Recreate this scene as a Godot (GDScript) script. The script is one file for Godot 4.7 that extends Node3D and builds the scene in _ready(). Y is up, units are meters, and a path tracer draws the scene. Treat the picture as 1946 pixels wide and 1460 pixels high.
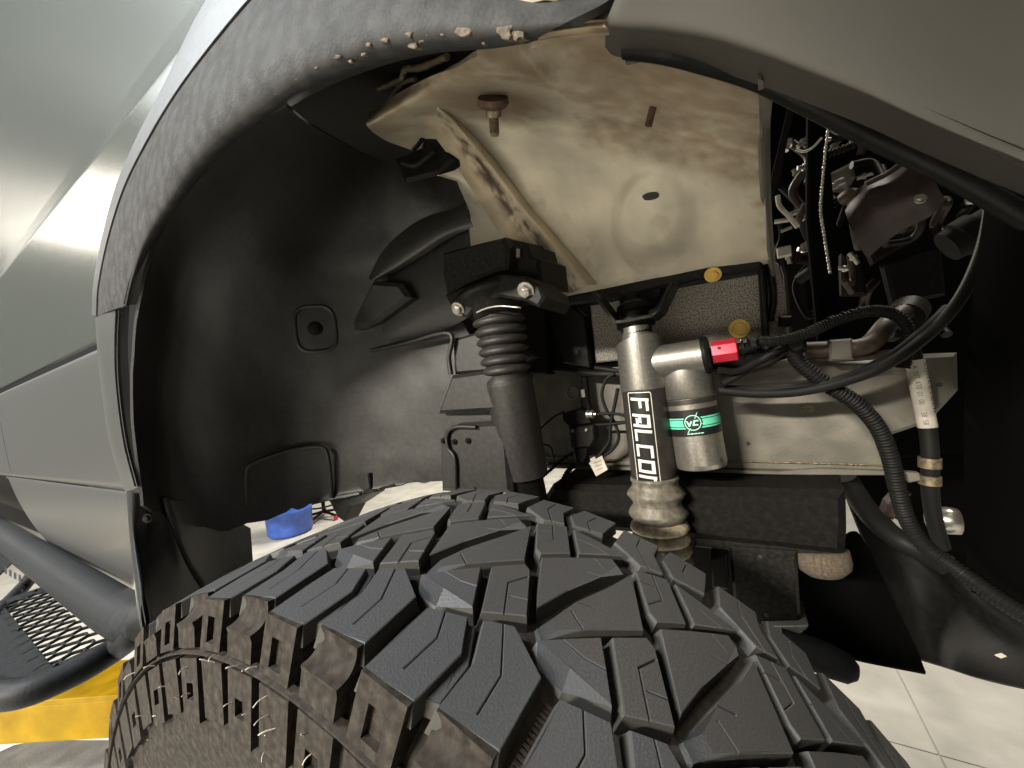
extends Node3D
# Wheel arch of a van on a lift. X = van forward, Y = up, Z = outboard; the camera is 1.6 m above the floor.

const F := 740.0
const CAM := Vector3(0, 1.6, 0)
const R := 0.389          # tyre radius
var rc: Vector3
var uc: Vector3
var bc: Vector3
var M := {}
var tyre_c: Vector3
var rng := RandomNumberGenerator.new()
var noise := FastNoiseLite.new()

# ---------------------------------------------------------------- mesh collecting
class MB:
	var v := PackedVector3Array()
	var n := PackedVector3Array()
	var c := PackedColorArray()
	func tri(a: Vector3, b: Vector3, d: Vector3, na: Vector3, nb: Vector3, nd: Vector3, ca := Color.WHITE, cb := Color.WHITE, cd := Color.WHITE) -> void:
		var g := (b - a).cross(d - a)
		if g.length_squared() < 1e-20:
			return
		if g.dot(na + nb + nd) > 0.0:
			v.append_array([a, d, b]); n.append_array([na, nd, nb]); c.append_array([ca, cd, cb])
		else:
			v.append_array([a, b, d]); n.append_array([na, nb, nd]); c.append_array([ca, cb, cd])
	func quad(a: Vector3, b: Vector3, d: Vector3, e: Vector3, nn: Vector3, col := Color.WHITE) -> void:
		tri(a, b, d, nn, nn, nn, col, col, col)
		tri(a, d, e, nn, nn, nn, col, col, col)
	func mesh() -> ArrayMesh:
		var a := []
		a.resize(Mesh.ARRAY_MAX)
		a[Mesh.ARRAY_VERTEX] = v
		a[Mesh.ARRAY_NORMAL] = n
		a[Mesh.ARRAY_COLOR] = c
		var m := ArrayMesh.new()
		m.add_surface_from_arrays(Mesh.PRIMITIVE_TRIANGLES, a)
		return m

# ---------------------------------------------------------------- places
func ray(x: float, y: float) -> Vector3:
	return rc * ((x - 973.0) / F) + uc * ((730.0 - y) / F) - bc

func Q(x: float, y: float, zi: float) -> Vector3:      # on the plane zi metres inboard of the lens, parallel to the van's side
	var r := ray(x, y)
	return CAM + r * (zi / -r.z)

func H(x: float, y: float, h: float) -> Vector3:       # on the level plane at height h
	var r := ray(x, y)
	return CAM + r * ((h - CAM.y) / r.y)

func qs(a: Array, zi: float) -> Array:                 # [x, y, x, y ...] on one plane
	var o := []
	for i in range(0, a.size(), 2):
		o.append(Q(a[i], a[i + 1], zi))
	return o

func q3(a: Array) -> Array:                            # [x, y, zi, ...]
	var o := []
	for i in range(0, a.size(), 3):
		o.append(Q(a[i], a[i + 1], a[i + 2]))
	return o

func mm(x: float, y: float, zi: float, px: float) -> float:   # metres that px pixels span there
	return px * (zi / -ray(x, y).z) / F

# ---------------------------------------------------------------- shapes
func spline(p: Array, n: int) -> Array:
	var o := []
	var k := p.size() - 1
	if k < 1:
		return p
	for i in n:
		var t := float(i) / (n - 1) * k
		var j := mini(int(t), k - 1)
		var f := t - j
		var b: Vector3 = p[j]
		var c: Vector3 = p[j + 1]
		var a: Vector3 = p[j - 1] if j > 0 else b * 2.0 - c
		var d: Vector3 = p[j + 2] if j + 2 <= k else c * 2.0 - b
		o.append(0.5 * ((2.0 * b) + (c - a) * f + (2.0 * a - 5.0 * b + 4.0 * c - d) * f * f + (3.0 * b - a - 3.0 * c + d) * f * f * f))
	return o

# rows of points -> smooth sheet with thickness; bend(p, u, v) may move a point, tint(p, u, v) colours it
func sheet(rows: Array, nu: int, nv: int, thick: float, bend = null, tint = null, straight := false, face := Vector3.ZERO) -> MB:
	var mb := MB.new()
	var rr := []
	for r in rows:
		rr.append(spline(r, nu))
	var g := []
	for j in nu:
		var col := []
		for r in rr:
			col.append(r[j])
		g.append(lin(col, nv) if straight else spline(col, nv))
	for j in nu:
		for i in nv:
			if bend != null:
				g[j][i] = bend.call(g[j][i], float(j) / (nu - 1), float(i) / (nv - 1))
	var nn := []
	var cc := []
	for j in nu:
		var nl := []
		var cl := []
		for i in nv:
			var du: Vector3 = g[mini(j + 1, nu - 1)][i] - g[maxi(j - 1, 0)][i]
			var dv: Vector3 = g[j][mini(i + 1, nv - 1)] - g[j][maxi(i - 1, 0)]
			var nr := du.cross(dv).normalized()
			nl.append(nr)
			cl.append(tint.call(g[j][i], float(j) / (nu - 1), float(i) / (nv - 1)) if tint != null else Color.WHITE)
		nn.append(nl)
		cc.append(cl)
	var mid: Vector3 = g[nu / 2][nv / 2]
	var toward := (CAM - mid) if face == Vector3.ZERO else face
	if (nn[nu / 2][nv / 2] as Vector3).dot(toward) < 0.0:
		for j in nu:
			for i in nv:
				nn[j][i] = -nn[j][i]
	for j in nu - 1:
		for i in nv - 1:
			for s in [0.0, 1.0]:
				var k := 1.0 if s == 0.0 else -1.0
				var q := []
				for w in [[j, i], [j + 1, i], [j + 1, i + 1], [j, i + 1]]:
					q.append([g[w[0]][w[1]] - nn[w[0]][w[1]] * thick * s, nn[w[0]][w[1]] * k, cc[w[0]][w[1]]])
				mb.tri(q[0][0], q[1][0], q[2][0], q[0][1], q[1][1], q[2][1], q[0][2], q[1][2], q[2][2])
				mb.tri(q[0][0], q[2][0], q[3][0], q[0][1], q[2][1], q[3][1], q[0][2], q[2][2], q[3][2])
	var rim := []
	for j in nu:
		rim.append([j, 0])
	for i in range(1, nv):
		rim.append([nu - 1, i])
	for j in range(nu - 2, -1, -1):
		rim.append([j, nv - 1])
	for i in range(nv - 2, -1, -1):
		rim.append([0, i])
	for k in rim.size() - 1:
		var a = rim[k]
		var b = rim[k + 1]
		var pa: Vector3 = g[a[0]][a[1]]
		var pb: Vector3 = g[b[0]][b[1]]
		var na: Vector3 = nn[a[0]][a[1]]
		var nb: Vector3 = nn[b[0]][b[1]]
		var en := (pb - pa).cross(na).normalized()
		if en.dot((pa + pb) * 0.5 - mid) < 0.0:
			en = -en
		mb.quad(pa, pb, pb - nb * thick, pa - na * thick, en, cc[a[0]][a[1]])
	return mb

func lin(p: Array, n: int) -> Array:
	var o := []
	var k := p.size() - 1
	for i in n:
		var t := float(i) / (n - 1) * k
		var j := mini(int(t), k - 1)
		o.append((p[j] as Vector3).lerp(p[j + 1], t - j))
	return o

# a plate: outline in one plane, pushed along dir, front edge chamfered
func prism(mb: MB, p: Array, dir: Vector3, bev := 0.0, col := Color.WHITE) -> MB:
	var k := p.size()
	var nrm := Vector3.ZERO
	for i in k:
		nrm += (p[i] as Vector3).cross(p[(i + 1) % k])
	nrm = nrm.normalized()
	if nrm.dot(dir) > 0.0:
		nrm = -nrm
	var ux: Vector3 = (p[1] - p[0]).normalized()
	var uy := nrm.cross(ux).normalized()
	var f := PackedVector2Array()
	for q in p:
		f.append(Vector2((q - p[0]).dot(ux), (q - p[0]).dot(uy)))
	var area := 0.0
	for i in k:
		area += f[i].cross(f[(i + 1) % k])
	var sg := signf(area)
	var ins := inset(f, bev * sg)
	var at := func(w: Vector2, h: float) -> Vector3: return (p[0] as Vector3) + ux * w.x + uy * w.y - nrm * h
	var ids := Geometry2D.triangulate_polygon(f)
	for i in range(0, ids.size(), 3):
		mb.tri(at.call(ins[ids[i]], 0.0), at.call(ins[ids[i + 1]], 0.0), at.call(ins[ids[i + 2]], 0.0), nrm, nrm, nrm, col, col, col)
		mb.tri((p[ids[i]] as Vector3) + dir, (p[ids[i + 1]] as Vector3) + dir, (p[ids[i + 2]] as Vector3) + dir, -nrm, -nrm, -nrm, col, col, col)
	for i in k:
		var j := (i + 1) % k
		var e := f[j] - f[i]
		var o2 := Vector2(e.y, -e.x).normalized() * sg
		var on: Vector3 = (ux * o2.x + uy * o2.y).normalized()
		var a: Vector3 = at.call(f[i], bev)
		var b: Vector3 = at.call(f[j], bev)
		if bev > 0.0:
			mb.quad(at.call(ins[i], 0.0), at.call(ins[j], 0.0), b, a, (on + nrm).normalized(), col)
		mb.quad(a, b, (p[j] as Vector3) + dir, (p[i] as Vector3) + dir, on, col)
	return mb

func inset(f: PackedVector2Array, d: float) -> PackedVector2Array:     # positive: to the left of each edge
	var k := f.size()
	var o := PackedVector2Array()
	for i in k:
		var a := (f[i] - f[(i + k - 1) % k]).normalized()
		var b := (f[(i + 1) % k] - f[i]).normalized()
		var na := Vector2(-a.y, a.x)
		var nb := Vector2(-b.y, b.x)
		var m := na + nb
		var l := m.length_squared()
		o.append(f[i] + (m * (2.0 / l) * d if l > 0.5 else na * d))
	return o

func tube(mb: MB, p: Array, rad, seg := 10, steps := 0, period := 0.0, amp := 0.0, caps := true, straight := false) -> MB:
	var n := steps if steps > 0 else maxi(p.size() * 6, 8)
	if p.size() == 2:
		n = maxi(steps, 2)
	var path := lin(p, n) if straight or p.size() == 2 else spline(p, n)
	var length := 0.0
	for i in n - 1:
		length += (path[i] as Vector3).distance_to(path[i + 1])
	if period > 0.0:
		n = maxi(n, int(length / period * 4.0))
		path = lin(p, n) if straight or p.size() == 2 else spline(p, n)
	var t0: Vector3 = (path[1] - path[0]).normalized()
	var side := t0.cross(Vector3.UP if absf(t0.y) < 0.9 else Vector3.RIGHT).normalized()
	var run := 0.0
	var rings := []
	for i in n:
		var t: Vector3 = (path[mini(i + 1, n - 1)] - path[maxi(i - 1, 0)]).normalized()
		side = (side - t * side.dot(t)).normalized()
		var up := t.cross(side)
		if i > 0:
			run += (path[i] as Vector3).distance_to(path[i - 1])
		var f := float(i) / (n - 1)
		var r: float = rad.call(f) if rad is Callable else rad
		if period > 0.0:
			r += amp * (1.0 if fposmod(run / period, 1.0) < 0.5 else -1.0)
		var ring := []
		for k in seg:
			var a := TAU * k / seg
			var d := side * cos(a) + up * sin(a)
			ring.append([path[i] + d * r, d])
		rings.append([ring, path[i], t, r])
	for i in n - 1:
		var dr: float = rings[i + 1][3] - rings[i][3]
		var dl: float = maxf((rings[i + 1][1] as Vector3).distance_to(rings[i][1]), 1e-6)
		var lean: Vector3 = -rings[i][2] * (dr / dl) if absf(dr) > 1e-7 else Vector3.ZERO
		for k in seg:
			var a = rings[i][0][k]
			var b = rings[i][0][(k + 1) % seg]
			var c = rings[i + 1][0][(k + 1) % seg]
			var d = rings[i + 1][0][k]
			var n1: Vector3 = (a[1] + lean).normalized()
			var n2: Vector3 = (b[1] + lean).normalized()
			mb.tri(a[0], b[0], c[0], n1, n2, n2)
			mb.tri(a[0], c[0], d[0], n1, n2, n1)
	if caps:
		for e in [0, n - 1]:
			var t: Vector3 = rings[e][2] * (-1.0 if e == 0 else 1.0)
			for k in seg:
				mb.tri(rings[e][1], rings[e][0][k][0], rings[e][0][(k + 1) % seg][0], t, t, t)
	return mb

# profile [[metres along, radius], ...] turned about the line from a towards b
func lathe(mb: MB, a: Vector3, b: Vector3, prof: Array, seg := 28, smooth := false, tint = null) -> MB:
	var ax := (b - a).normalized()
	var sx := ax.cross(Vector3.FORWARD if absf(ax.z) < 0.9 else Vector3.UP).normalized()
	var sy := ax.cross(sx)
	var k := prof.size()
	var bn := []
	for i in k - 1:
		var dt: float = prof[i + 1][0] - prof[i][0]
		var dr: float = prof[i + 1][1] - prof[i][1]
		bn.append(Vector2(dt, -dr).normalized())          # (radial, axial)
	for i in k - 1:
		var n0: Vector2 = bn[i]
		var n1: Vector2 = bn[i]
		if smooth:
			n0 = (bn[i] + bn[maxi(i - 1, 0)]).normalized()
			n1 = (bn[i] + bn[mini(i + 1, k - 2)]).normalized()
		for s in seg:
			var q := []
			for w in [[i, s, n0], [i, s + 1, n0], [i + 1, s + 1, n1], [i + 1, s, n1]]:
				var an: float = TAU * w[1] / seg
				var d := sx * cos(an) + sy * sin(an)
				var pt: Vector3 = a + ax * prof[w[0]][0] + d * prof[w[0]][1]
				var nv: Vector3 = d * w[2].x + ax * w[2].y
				q.append([pt, nv, tint.call(pt, prof[w[0]][0], an) if tint != null else Color.WHITE])
			mb.tri(q[0][0], q[1][0], q[2][0], q[0][1], q[1][1], q[2][1], q[0][2], q[1][2], q[2][2])
			mb.tri(q[0][0], q[2][0], q[3][0], q[0][1], q[2][1], q[3][1], q[0][2], q[2][2], q[3][2])
	return mb

func box(mb: MB, c: Vector3, hx: Vector3, hy: Vector3, hz: Vector3, bev := 0.0) -> MB:
	return prism(mb, [c - hx - hy + hz, c + hx - hy + hz, c + hx + hy + hz, c - hx + hy + hz], -2.0 * hz, bev)

func bolt(parent: Node3D, p: Vector3, n: Vector3, r: float, m: Material, called := "bolt", washer := true) -> MeshInstance3D:
	var mb := MB.new()
	n = n.normalized()
	if washer:
		lathe(mb, p, p + n, [[0, 0], [0, r * 1.45], [r * 0.25, r * 1.4], [r * 0.3, 0]], 20)
	var u := n.cross(Vector3.UP if absf(n.y) < 0.8 else Vector3.RIGHT).normalized()
	var w := n.cross(u)
	var hexa := []
	for k in 6:
		hexa.append(p + n * r * 0.95 + (u * cos(TAU * k / 6.0 + 0.3) + w * sin(TAU * k / 6.0 + 0.3)) * r)
	prism(mb, hexa, -n * r * 0.8, r * 0.14)
	lathe(mb, p + n * r * 0.9, p + n * 2.0, [[0, r * 0.62], [r * 0.12, r * 0.5], [r * 0.12, 0]], 14)
	return put(called, mb, m, parent)

# ---------------------------------------------------------------- nodes
func put(called: String, mb: MB, m: Material, parent: Node3D, label := "") -> MeshInstance3D:
	var o := MeshInstance3D.new()
	o.name = named(called, parent)
	o.mesh = mb.mesh()
	o.material_override = m
	parent.add_child(o, true)
	if parent.has_meta("base"):
		o.position = -(parent.get_meta("base") as Vector3)
	if label:
		o.set_meta("label", label)
	return o

func named(called: String, parent: Node3D) -> String:
	if not parent.has_node(called):
		return called
	var i := 1
	while parent.has_node("%s_%03d" % [called, i]):
		i += 1
	return "%s_%03d" % [called, i]

func thing(called: String, label: String, category: String, base: Vector3, group := "") -> Node3D:
	var o := Node3D.new()
	o.name = named(called, self)
	o.position = base
	add_child(o, true)
	o.set_meta("base", base)
	o.set_meta("label", label)
	o.set_meta("category", category)
	if group:
		o.set_meta("group", group)
	return o

# ---------------------------------------------------------------- materials
func ntex(freq: float, lo: float, hi: float, sd: int, kind := FastNoiseLite.TYPE_SIMPLEX_SMOOTH, oct := 5, bump := 0.0, cut := 0.0) -> NoiseTexture2D:
	var f := FastNoiseLite.new()
	f.seed = sd
	f.noise_type = kind
	f.frequency = freq
	f.fractal_octaves = oct
	var t := NoiseTexture2D.new()
	t.width = 512
	t.height = 512
	t.seamless = true
	t.noise = f
	if bump > 0.0:
		t.as_normal_map = true
		t.bump_strength = bump
	else:
		var g := Gradient.new()
		g.set_color(0, Color(lo, lo, lo))
		g.set_color(1, Color(hi, hi, hi))
		if cut > 0.0:
			g.set_offset(0, cut - 0.06)
			g.set_offset(1, cut + 0.06)
		t.color_ramp = g
	return t

func mat(called: String, lin_col: Color, rough := 0.6, metal := 0.0, tex = null, scale := 6.0, nrm = null, nscale := 0.5, vcol := true) -> StandardMaterial3D:
	var m := StandardMaterial3D.new()
	m.resource_name = called
	m.albedo_color = lin_col.linear_to_srgb()
	m.roughness = rough
	m.metallic = metal
	m.vertex_color_use_as_albedo = vcol
	m.uv1_triplanar = true
	m.uv1_world_triplanar = true
	m.uv1_scale = Vector3.ONE * scale
	if tex != null:
		m.albedo_texture = tex
	if nrm != null:
		m.normal_enabled = true
		m.normal_texture = nrm
		m.normal_scale = nscale
	M[called] = m
	return m

func make_materials() -> void:
	var soft := ntex(0.006, 0.72, 1.0, 1)
	var patch := ntex(0.012, 0.5, 1.0, 2, FastNoiseLite.TYPE_SIMPLEX_SMOOTH, 6)
	var grain := ntex(0.09, 0.0, 1.0, 3, FastNoiseLite.TYPE_SIMPLEX_SMOOTH, 4, 5.0)
	var pebble := ntex(0.05, 0.0, 1.0, 4, FastNoiseLite.TYPE_CELLULAR, 2, 6.0)
	var speck := ntex(0.06, 0.45, 1.0, 5, FastNoiseLite.TYPE_SIMPLEX_SMOOTH, 3, 0.0, 0.42)
	var wavy := ntex(0.008, 0.0, 1.0, 6, FastNoiseLite.TYPE_SIMPLEX_SMOOTH, 3, 4.0)
	var brush := ntex(0.03, 0.82, 1.0, 7, FastNoiseLite.TYPE_SIMPLEX_SMOOTH, 5)
	var paint := mat("paint", Color(0.085, 0.094, 0.086), 0.25, 0.4, null, 1.0, wavy, 0.04)
	paint.clearcoat_enabled = true
	paint.clearcoat = 0.35
	paint.clearcoat_roughness = 0.22
	mat("cladding", Color(0.10, 0.102, 0.10), 0.30, 0.5, null, 3.0, grain, 0.02)
	mat("flare", Color(0.055, 0.055, 0.055), 0.6, 0.0, soft, 14.0, pebble, 0.4)
	mat("bevel_sheen", Color(0.036, 0.038, 0.042), 0.5, 0.0, soft, 14.0, pebble, 0.3)  # same plastic as the flare, bluer and glossier to imitate caught light
	mat("fender", Color(0.050, 0.048, 0.042), 0.5, 0.0, null, 3.0, grain, 0.02)
	mat("liner", Color(0.021, 0.021, 0.02), 0.5, 0.0, patch, 14.0, grain, 0.25)
	mat("black", Color(0.008, 0.008, 0.008), 0.5, 0.0, patch, 16.0, grain, 0.2)
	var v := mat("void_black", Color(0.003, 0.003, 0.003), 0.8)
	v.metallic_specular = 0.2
	mat("dark", Color(0.010, 0.009, 0.008), 0.75, 0.0, patch, 16.0, grain, 0.1)
	mat("cream", Color(0.68, 0.62, 0.495), 0.5, 0.0, soft, 4.0, grain, 0.05)
	mat("rail", Color(0.155, 0.143, 0.117), 0.5, 0.0, soft, 5.0, grain, 0.08)
	mat("speckled", Color(0.24, 0.22, 0.19), 0.6, 0.0, speck, 15.0, grain, 0.3)
	mat("bracket", Color(0.024, 0.023, 0.021), 0.45, 0.1, patch, 22.0, grain, 0.3)
	mat("boot", Color(0.035, 0.032, 0.029), 0.55, 0.0, patch, 22.0, grain, 0.25)
	mat("dusty_boot", Color(0.25, 0.225, 0.18), 0.5, 0.0, patch, 18.0, grain, 0.2)
	mat("coil", Color(0.88, 0.77, 0.58), 0.45, 0.0, patch, 18.0, grain, 0.2)
	mat("alloy", Color(0.27, 0.26, 0.235), 0.42, 0.8, brush, 12.0, grain, 0.10)
	mat("can", Color(0.55, 0.52, 0.46), 0.3, 0.85, brush, 12.0, grain, 0.05)
	mat("shock_body", Color(0.055, 0.05, 0.045), 0.36, 0.35, soft, 14.0, grain, 0.06)
	mat("white_print", Color(0.72, 0.70, 0.64), 0.5)
	mat("decal_black", Color(0.012, 0.012, 0.012), 0.35)
	mat("mint", Color(0.13, 0.62, 0.42), 0.45)
	mat("mint_pale", Color(0.35, 0.72, 0.58), 0.45)
	mat("red", Color(0.55, 0.028, 0.05), 0.35, 0.5)
	mat("gold", Color(0.95, 0.66, 0.17), 0.35, 0.25, brush, 30.0)
	mat("steel", Color(0.45, 0.43, 0.39), 0.38, 0.9, brush, 25.0)
	mat("rust", Color(0.13, 0.07, 0.038), 0.75, 0.1, patch, 25.0, grain, 0.6)
	mat("bronze", Color(0.30, 0.24, 0.15), 0.5, 0.5, patch, 25.0, grain, 0.4)
	mat("hose", Color(0.008, 0.008, 0.008), 0.55)
	mat("pipe", Color(0.11, 0.082, 0.064), 0.5, 0.4, patch, 12.0)
	mat("tag", Color(0.55, 0.51, 0.44), 0.6, 0.0, soft, 10.0)
	mat("ink", Color(0.02, 0.02, 0.02), 0.6)
	mat("manifold", Color(0.038, 0.018, 0.014), 0.5, 0.2, patch, 10.0, grain, 0.3)
	mat("step", Color(0.02, 0.0215, 0.024), 0.55, 0.0, soft, 30.0, grain, 0.3)
	mat("tread", Color(0.082, 0.083, 0.086), 0.46, 0.0, ntex(0.09, 0.77, 1.0, 12, FastNoiseLite.TYPE_SIMPLEX_SMOOTH, 4, 0.0, 0.80), 13.0, grain, 0.18)
	mat("sidewall", Color(0.05, 0.042, 0.035), 0.7, 0.0, patch, 20.0, grain, 0.3)
	mat("hair", Color(0.35, 0.31, 0.26), 0.5)
	mat("dried_mud", Color(0.15, 0.115, 0.082), 0.95, 0.0, patch, 40.0, grain, 0.4)
	mat("yellow", Color(0.29, 0.175, 0.003), 0.5, 0.0, soft, 3.0, grain, 0.04)
	mat("blue", Color(0.05, 0.13, 0.55), 0.45, 0.0, soft, 2.0)
	mat("floor", Color(0.40, 0.39, 0.36), 0.45, 0.0, ntex(0.006, 0.86, 1.0, 9), 1.1, grain, 0.05)
	mat("concrete", Color(0.13, 0.13, 0.127), 0.7, 0.0, soft, 3.0, grain, 0.3)
	mat("housing", Color(0.75, 0.75, 0.75), 0.5)
	var l := mat("lamp_glow", Color(1, 1, 1), 0.5)
	l.emission_enabled = true
	l.emission = Color(1, 0.98, 0.94)
	l.emission_energy_multiplier = 3.0
	for k in ["flare", "dark", "black", "hose", "bracket", "tread", "step"]:
		(M[k] as StandardMaterial3D).metallic_specular = 0.28
	(M.void_black as StandardMaterial3D).metallic_specular = 0.08
	(M.flare as StandardMaterial3D).metallic_specular = 0.13
	(M.fender as StandardMaterial3D).metallic_specular = 0.2
	(M.sidewall as StandardMaterial3D).metallic_specular = 0.2
	(M.yellow as StandardMaterial3D).metallic_specular = 0.25

# ================================================================ the scene
func _ready() -> void:
	rng.seed = 7
	noise.seed = 11
	noise.noise_type = FastNoiseLite.TYPE_SIMPLEX_SMOOTH
	noise.frequency = 1.0
	noise.fractal_octaves = 4
	# camera: turned 31 degrees towards the rear of the van and tilted sideways
	var yaw := deg_to_rad(30.62)
	var roll := deg_to_rad(6.44)
	var r0 := Vector3(cos(yaw), 0, -sin(yaw))
	bc = Vector3(sin(yaw), 0, cos(yaw))
	rc = r0 * cos(roll) - Vector3.UP * sin(roll)
	uc = r0 * sin(roll) + Vector3.UP * cos(roll)
	var cam := Camera3D.new()
	cam.name = "camera"
	cam.fov = rad_to_deg(2.0 * atan(730.0 / F))
	cam.near = 0.01
	cam.far = 80.0
	cam.transform = Transform3D(Basis(rc, uc, bc), CAM)
	add_child(cam)
	var we := WorldEnvironment.new()
	we.name = "surroundings"
	var env := Environment.new()
	env.background_mode = Environment.BG_COLOR
	env.background_color = Color(0.065, 0.065, 0.062).linear_to_srgb()
	env.tonemap_mode = Environment.TONE_MAPPER_LINEAR
	env.tonemap_exposure = 0.94
	env.sdfgi_enabled = true
	env.ssao_enabled = true
	env.ssil_enabled = true
	we.environment = env
	add_child(we)
	make_materials()
	# ceiling lamps of the workshop, one of them an added fill lamp
	lamp(Vector3(-3.3, 4.6, 1.7), 2.4, 5.0, "white ceiling lamp over the side of the van, behind the front wheel", Color(0.95, 0.98, 1.0))
	lamp(Vector3(-1.9, 4.6, 1.7), 1.6, 38.0, "white ceiling lamp straight above the open wheel arch", Color(0.95, 0.98, 1.0))
	lamp(Vector3(-2.5, 4.6, 6.6), 2.4, 430.0, "white ceiling lamp across the aisle from the van's side")
	lamp(Vector3(1.2, 4.6, 7.4), 2.4, 5.0, "added white fill lamp, unseen, across the aisle, ahead of the van's nose")  # weak fill light, added for the right side
	lamp(Vector3(-7.5, 4.6, 1.9), 2.4, 14.0, "white ceiling lamp towards the rear of the van")
	lamp(Vector3(0.9, 4.6, -2.0), 1.6, 13.0, "white ceiling lamp above the open engine bay")
	lamp(Vector3(-3.4, 4.6, -4.2), 2.4, 60.0, "white ceiling lamp beyond the van above the blue barrel")
	tyre_c = CAM + Vector3(-0.2488, -0.4921, -0.2329)
	build_floor()
	build_lift()
	build_background()
	var van := thing("van", "grey van on a lift, its front wheel arch opened up around the tyre", "van", Vector3(tyre_c.x, tyre_c.y - R, -0.9))
	body(van)
	arch(van)
	liner(van)
	wheelhouse(van)
	frame(van)
	engine_bay(van)
	strut(van)
	shock(van)
	wiring(van)
	tyre(van)
	step_bar(van)

func lamp(at: Vector3, w: float, e: float, label: String, tone := Color(1.0, 0.965, 0.90)) -> void:
	var t := thing("ceiling_lamp", label, "ceiling lamp", at, "workshop ceiling lamps")
	var mb := MB.new()
	box(mb, at + Vector3(0, 0.05, 0), Vector3(w * 0.5 + 0.03, 0, 0), Vector3(0, 0.045, 0), Vector3(0, 0, 0.33), 0.008)
	put("housing", mb, M.housing, t)
	var mg := MB.new()
	box(mg, at + Vector3(0, 0.0, 0), Vector3(w * 0.5, 0, 0), Vector3(0, 0.004, 0), Vector3(0, 0, 0.3), 0.0)
	put("diffuser", mg, M.lamp_glow, t)
	var l := AreaLight3D.new()
	l.name = "lamp_light"
	l.area_size = Vector2(w, 0.6)
	l.light_energy = e
	l.light_color = tone
	l.shadow_enabled = true
	l.area_range = 30.0
	l.area_attenuation = 2.0
	l.transform = Transform3D(Basis(Vector3.RIGHT, Vector3(0, 0, -1), Vector3.UP), Vector3(0, -0.012, 0))
	t.add_child(l)

func build_floor() -> void:
	var fl := MeshInstance3D.new()
	fl.name = "floor"
	var mb := MB.new()
	box(mb, Vector3(0, -0.056, 0), Vector3(22, 0, 0), Vector3(0, 0.05, 0), Vector3(0, 0, 22))
	fl.mesh = mb.mesh()
	fl.material_override = M.floor
	fl.set_meta("kind", "structure")
	add_child(fl)
	var s := 0.61
	var tm := MB.new()
	box(tm, Vector3(0, -0.006, 0), Vector3(s * 0.5 - 0.003, 0, 0), Vector3(0, 0.006, 0), Vector3(0, 0, s * 0.5 - 0.003), 0.0)
	var m := tm.mesh()
	for i in range(-2, 7):
		for j in range(-7, 2):
			var o := MeshInstance3D.new()
			o.name = named("tile", fl)
			o.mesh = m
			o.material_override = M.floor
			o.position = Vector3(i * s + 0.2, rng.randf_range(-0.0006, 0.0006), j * s + 0.1)
			fl.add_child(o, true)

func build_lift() -> void:
	var b := H(110, 1380, 0.75)
	var t := thing("vehicle_lift", "bright yellow arm of the vehicle lift below the step bar", "vehicle lift", Vector3(b.x, 0, b.z))
	var a0 := H(-40, 1340, 0.95)
	a0 += (a0 - H(285, 1318, 0.95)).normalized() * 1.6
	var a1 := H(285, 1318, 0.95)
	var c1 := H(285, 1250, 0.95)
	var c0 := c1 + (a0 - a1) * 1.3
	var mb := MB.new()
	prism(mb, [a0, a1, c1, c0], Vector3(0, -0.012, 0), 0.002)
	put("top_plate", mb, M.yellow, t)
	mb = MB.new()
	var dn := Vector3(0, -0.105, 0)
	prism(mb, [a0 - Vector3(0, 0.012, 0), a1 - Vector3(0, 0.012, 0), a1 + dn, a0 + dn], (c1 - a1) * 0.98, 0.003)
	put("beam", mb, M.yellow, t)
	mb = MB.new()
	var plate := []
	for q in [[-120, 1490], [-30, 1440], [30, 1412], [70, 1404], [120, 1402], [290, 1402], [300, 1600], [-120, 1600]]:
		plate.append(H(q[0], q[1], 0.74))
	prism(mb, plate, Vector3(0, -0.05, 0), 0.008)
	put("foot", mb, M.concrete, t, "grey rounded foot under the yellow arm")

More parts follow.
